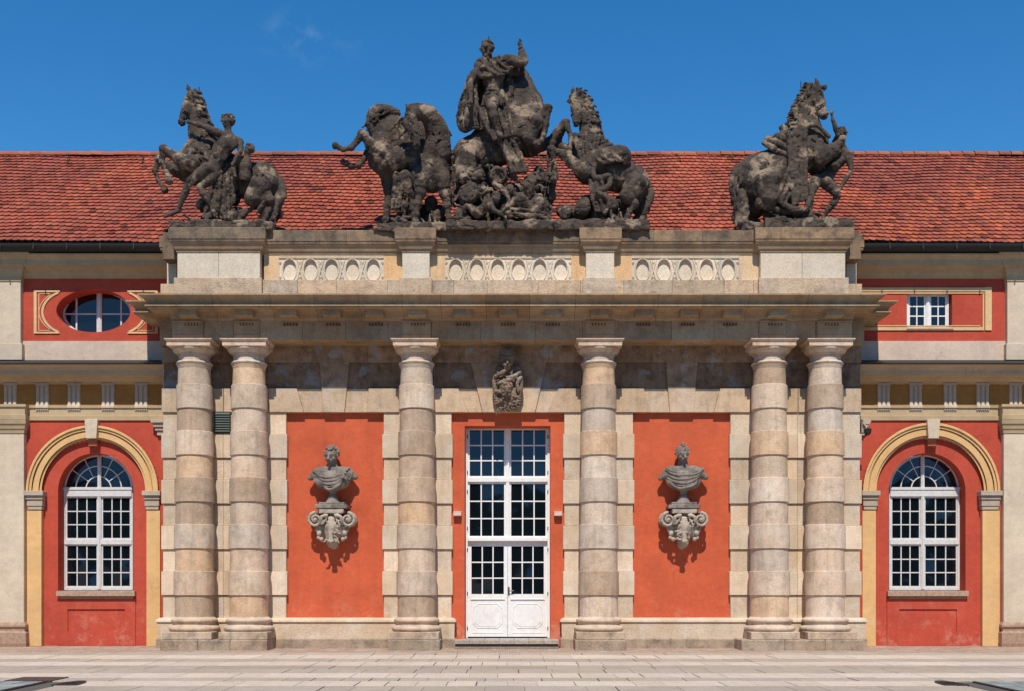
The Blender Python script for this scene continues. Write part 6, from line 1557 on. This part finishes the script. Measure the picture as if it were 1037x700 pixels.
# ---- the two wall busts on their scrolled brackets
def bust(side):
    L = side < 0
    u0, v0, s = (300, 440, 4.66) if L else (650, 440, 4.66)
    uc = 172 if L else 196; yb = -0.10
    U = s * F / (D + yb)
    dc = 0.26 * U          # distance from the bust axis back to the red wall
    lab = ('wreathed stone bust in a draped cloak, on the red field left of the door', 'helmeted stone bust in a swathed cloak, in the red field right of the door')[0 if L else 1]
    zb = 351
    org = (uc, zb, yb, X(u0 + uc / s, yb), Z(v0 + zb / s, yb))
    B = Carve(uc - 140, uc + 140, 30, 365, -70, 60, 3.0, U)
    dv = 0 if L else -4
    B.cone((uc, 215 + dv, 4), (uc, 172 + dv, 2), 58, 30, 10, .75); B.ball((uc - 56, 186 + dv, 4), (46, 34, 34), -20, 10); B.ball((uc + 56, 186 + dv, 4), (46, 34, 34), 20, 10); B.ball((uc, 214, 0), (76, 48, 40), 0, 12)
    B.cone((uc - 72, 184, 4), (uc - 106, 206, 6), 27, 13, 8); B.cone((uc + 72, 184, 4), (uc + 106, 202, 6), 27, 13, 8); B.cone((uc, 236, 0), (uc + 2, 272, 2), 44, 15, 8, .8)
    B.cone((uc, 172, 8), (uc - 2, 130, 4), 27, 22, 5); B.ball((uc, 164, 6), (50, 16, 24), 0, 8)
    B.ball((uc, 222, -2), (84, 46, 40), 0, 10)
    for q in range(8):
        w_ = 3 * math.sin(q * 2.1)
        if L: pts = [(uc - 92 + 6 * q, 168 + 9 * q, -18), (uc - 50 + 5 * q, 190 + 10 * q + w_, -34), (uc + 10 + 3 * q, 196 + 7.5 * q, -44), (uc + 60 - 2 * q, 176 + 6 * q, -34), (uc + 84 - 5 * q, 158 + 3 * q, -16)]
        else: pts = [(uc - 88 + 3 * q, 160 + 10 * q, -16), (uc - 56 + 4 * q, 178 + 11 * q + w_, -34), (uc + 2 + 2 * q, 186 + 9.5 * q, -44), (uc + 56 - q, 178 + 8 * q + w_, -36), (uc + 92 - 3 * q, 160 + 6 * q, -16)]
        B.curve([(a, b, c - 3, 6 if q % 2 else 3.4) for a, b, c in pts], 1.4)
    if L:
        for q in range(22): B.lock((uc + 26 + R.uniform(0, 44), 178 + R.uniform(0, 44), -42), (R.uniform(-1, 1), 1, 0), 4, 1.5, 1, 4, 5)
        B.folds([(uc - 98, 184, -6), (uc - 84, 180, -16)], [(uc - 66, 244, -16), (uc - 40, 252, -26)], 4, 4, 2); B.folds([(uc + 84, 176, -16), (uc + 100, 180, -8)], [(uc + 54, 250, -20), (uc + 70, 240, -16)], 4, 4, 2)
    B.head(uc - (4 if L else 6), 104 if L else 100, -12, 44 if L else 40, -14 if L else 14, 16 if L else 12, 54 if L else 24)
    if L:
        for i in range(18):
            t = 2 * math.pi * i / 18; B.ball((uc - 4 + 31 * math.cos(t), 84 - 3 * math.sin(t), -4 + 34 * math.sin(t)), (7, 5, 6), R.uniform(-40, 40), 1)
    else:
        B.ball((uc - 5, 80, -2), (33, 27, 36), 0, 3); B.limb([(uc - 36, 88, -14, 4), (uc - 5, 80, -40, 5), (uc + 28, 86, -14, 4)], 2); B.curve([(uc - 5, 58, -30, 6), (uc - 3, 46, -4, 8), (uc, 58, 28, 9), (uc, 90, 38, 8)], 3)
    # socle
    B.cone((uc, 270, 2), (uc, 290, 2), 16, 15, 3); B.ring((uc, 296, 2), 16, 7, (0, 1, 0)); B.cone((uc, 300, 2), (uc, 320, 4), 22, 34, 3); B.ball((uc, 303, 2), (26, 6, 24), 0, 2)
    B.slab((uc - 60, 322, -36), (uc + 60, 334, 44), 2, 3); B.slab((uc - 76, 334, -44), (uc + 76, 353, 50), 2, 2)
    o = B.mesh('bust', 'bust', org, None, rough=(.5, .4), cr=(16, 1.3)); tag(o, lab, 'bust')
    # bracket: two big scrolls, a ram's-head like mask between, hanging drops; reaches back to the wall
    K = Carve(uc - 150, uc + 150, 340, 580, -80, int(dc) + 20, 3.0, U)
    K.slab((uc - 58, 356, -46), (uc + 58, 376, dc + 6), 3, 3); K.slab((uc - 40, 370, -20), (uc + 40, 470, dc + 6), 8, 6)
    for sx in (-1, 1):
        c = (uc + sx * 76, 405)
        for d in (-34, 0, 34):
            pts = []
            for i in range(22):
                a = -1.4 + i * .55; rr = 34 * (1 - i / 24); pts.append((c[0] + sx * rr * math.cos(a), c[1] + rr * math.sin(a), d - (6 if i > 10 else 0), 8 * (1 - i / 36)))
            K.limb(pts, 3)
        K.ball((c[0], c[1], 2), (30, 30, 36), 0, 6); K.ball((c[0], c[1], -38), (10, 10, 12), 0, 2); K.cone((c[0] - sx * 20, 440, 4), (uc + sx * 44, 470, 10), 24, 20, 6)
        K.cone((c[0] - sx * 10, 410, 20), (uc + sx * 30, 420, dc), 26, 34, 6)
        for (a, b, r_) in ((60, 468, 13), (72, 452, 9), (50, 496, 10), (64, 488, 8)): K.ball((uc + sx * a, b, -16), (r_, r_ * 1.2, r_), 0, 2)
        K.curve([(uc + sx * 20, 384, -46, 7), (uc + sx * 44, 392, -44, 8), (uc + sx * 48, 416, -40, 6)], 2)
        for i in range(5): K.lock((uc + sx * (18 + 5 * i), 392 + 8 * i, -40), (sx, .8, 0), 5, 2, .9, 4, 8)
    K.horsehead((uc - 3, 396, -24), (uc - 1, 512, -46), 27, 90, ears=((-.9, .2), (.9, .2)), side=1, mouth=False)
    K.cone((uc, 440, 0), (uc - 2, 512, 0), 44, 26, 8); K.cone((uc, 470, 10), (uc, 520, dc), 30, 22, 8)
    for i in range(14): K.lock((uc + R.uniform(-36, 36), 450 + R.uniform(0, 50), -34 + R.uniform(-6, 8)), (R.uniform(-.6, .6), 1, 0), 6, 2, .9, 4, 8)
    org2 = (uc, 350, yb, X(u0 + uc / s, yb), Z(v0 + 350 / s, yb))
    o2 = K.mesh('wall_bracket', 'bracket', org2, None, rough=(.6, .5), cr=(18, 1.4))
    tag(o2, 'scrolled pale stone bracket with animal mask under the %s' % ('wreathed bust' if L else 'helmeted bust'), 'bracket')

# ---- cartouche with helmet and mask on the keystone over the door
def cartouche():
    u0, v0, s = 485, 350, 8.75; y0 = -0.05; U = s * F / (D + y0)
    B = Carve(100, 400, 30, 630, -210, 30, 4.2, U)
    B.slab((150, 180, -50), (370, 560, 20), 30, 20); B.ball((255, 480, -40), (95, 110, 50), 0, 20)
    B.ball((248, 92, -70), (62, 58, 55), 0, 8); B.ball((250, 130, -80), (70, 40, 44), 0, 8); B.curve([(190, 110, -90, 14), (248, 128, -112, 16), (310, 108, -90, 14)], 6)
    for i in range(16): B.lock((250 + R.uniform(-50, 50), 60 + R.uniform(-12, 40), -100), (R.uniform(-1, 1), 1, 0), 10, 3, 1, 4, 12)
    B.head(252, 180, -80, 62, 0, -4, 22)
    for pts in ([(150, 290), (200, 262), (250, 230)], [(360, 255), (310, 290), (250, 300)], [(170, 350), (240, 330), (330, 300)], [(150, 420), (190, 430), (260, 450)], [(350, 420), (340, 350), (370, 300)]):
        B.curve([(a, b, -84 - 10 * (i == 1), 16) for i, (a, b) in enumerate(pts)], 5)
    B.head(240, 410, -84, 74, 8, 8, 26, beard=True)
    for sx in (-1, 1):
        B.curve([(255 + sx * 100, 260, -50, 16), (255 + sx * 118, 340, -60, 20), (255 + sx * 108, 430, -60, 20), (255 + sx * 80, 520, -60, 18)], 6)
        for k in range(5): B.ball((255 + sx * 106, 440 + k * 22, -66), (16, 12, 16), 0, 3)
    for i in range(44): B.lock((R.uniform(165, 345), R.uniform(440, 580), -70 + R.uniform(-16, 8)), (R.uniform(-.7, .7), 1, 0), 9, 3, 1.0, 5, 13)
    for i in range(16): B.lock((R.uniform(165, 345), R.uniform(240, 330), -78), (R.uniform(-1, 1), .6, 0), 9, 3, 1.0, 4, 12)
    org = (252, 330, y0, X(u0 + 252 / s, y0), Z(v0 + 330 / s, y0))
    o = B.mesh('keystone_cartouche', MAT_CART, org, None, rough=(2, 1.6)); loc = o.location.copy(); o.parent = P; o.location = loc
MAT['cartouche'] = stone('cartouche_stone', (0.26, 0.18, 0.12), (0.17, 0.125, 0.09), (0.06, 0.045, 0.035), 0.6, 0.5, bmp=0.6, big=4, light=(0.5, 0.42, 0.33), lightamt=0.5)
MAT_CART = 'cartouche'
statue_left(); statue_lowered(); statue_rider(); statue_draped(); statue_right()
bust(-1); bust(1); cartouche()
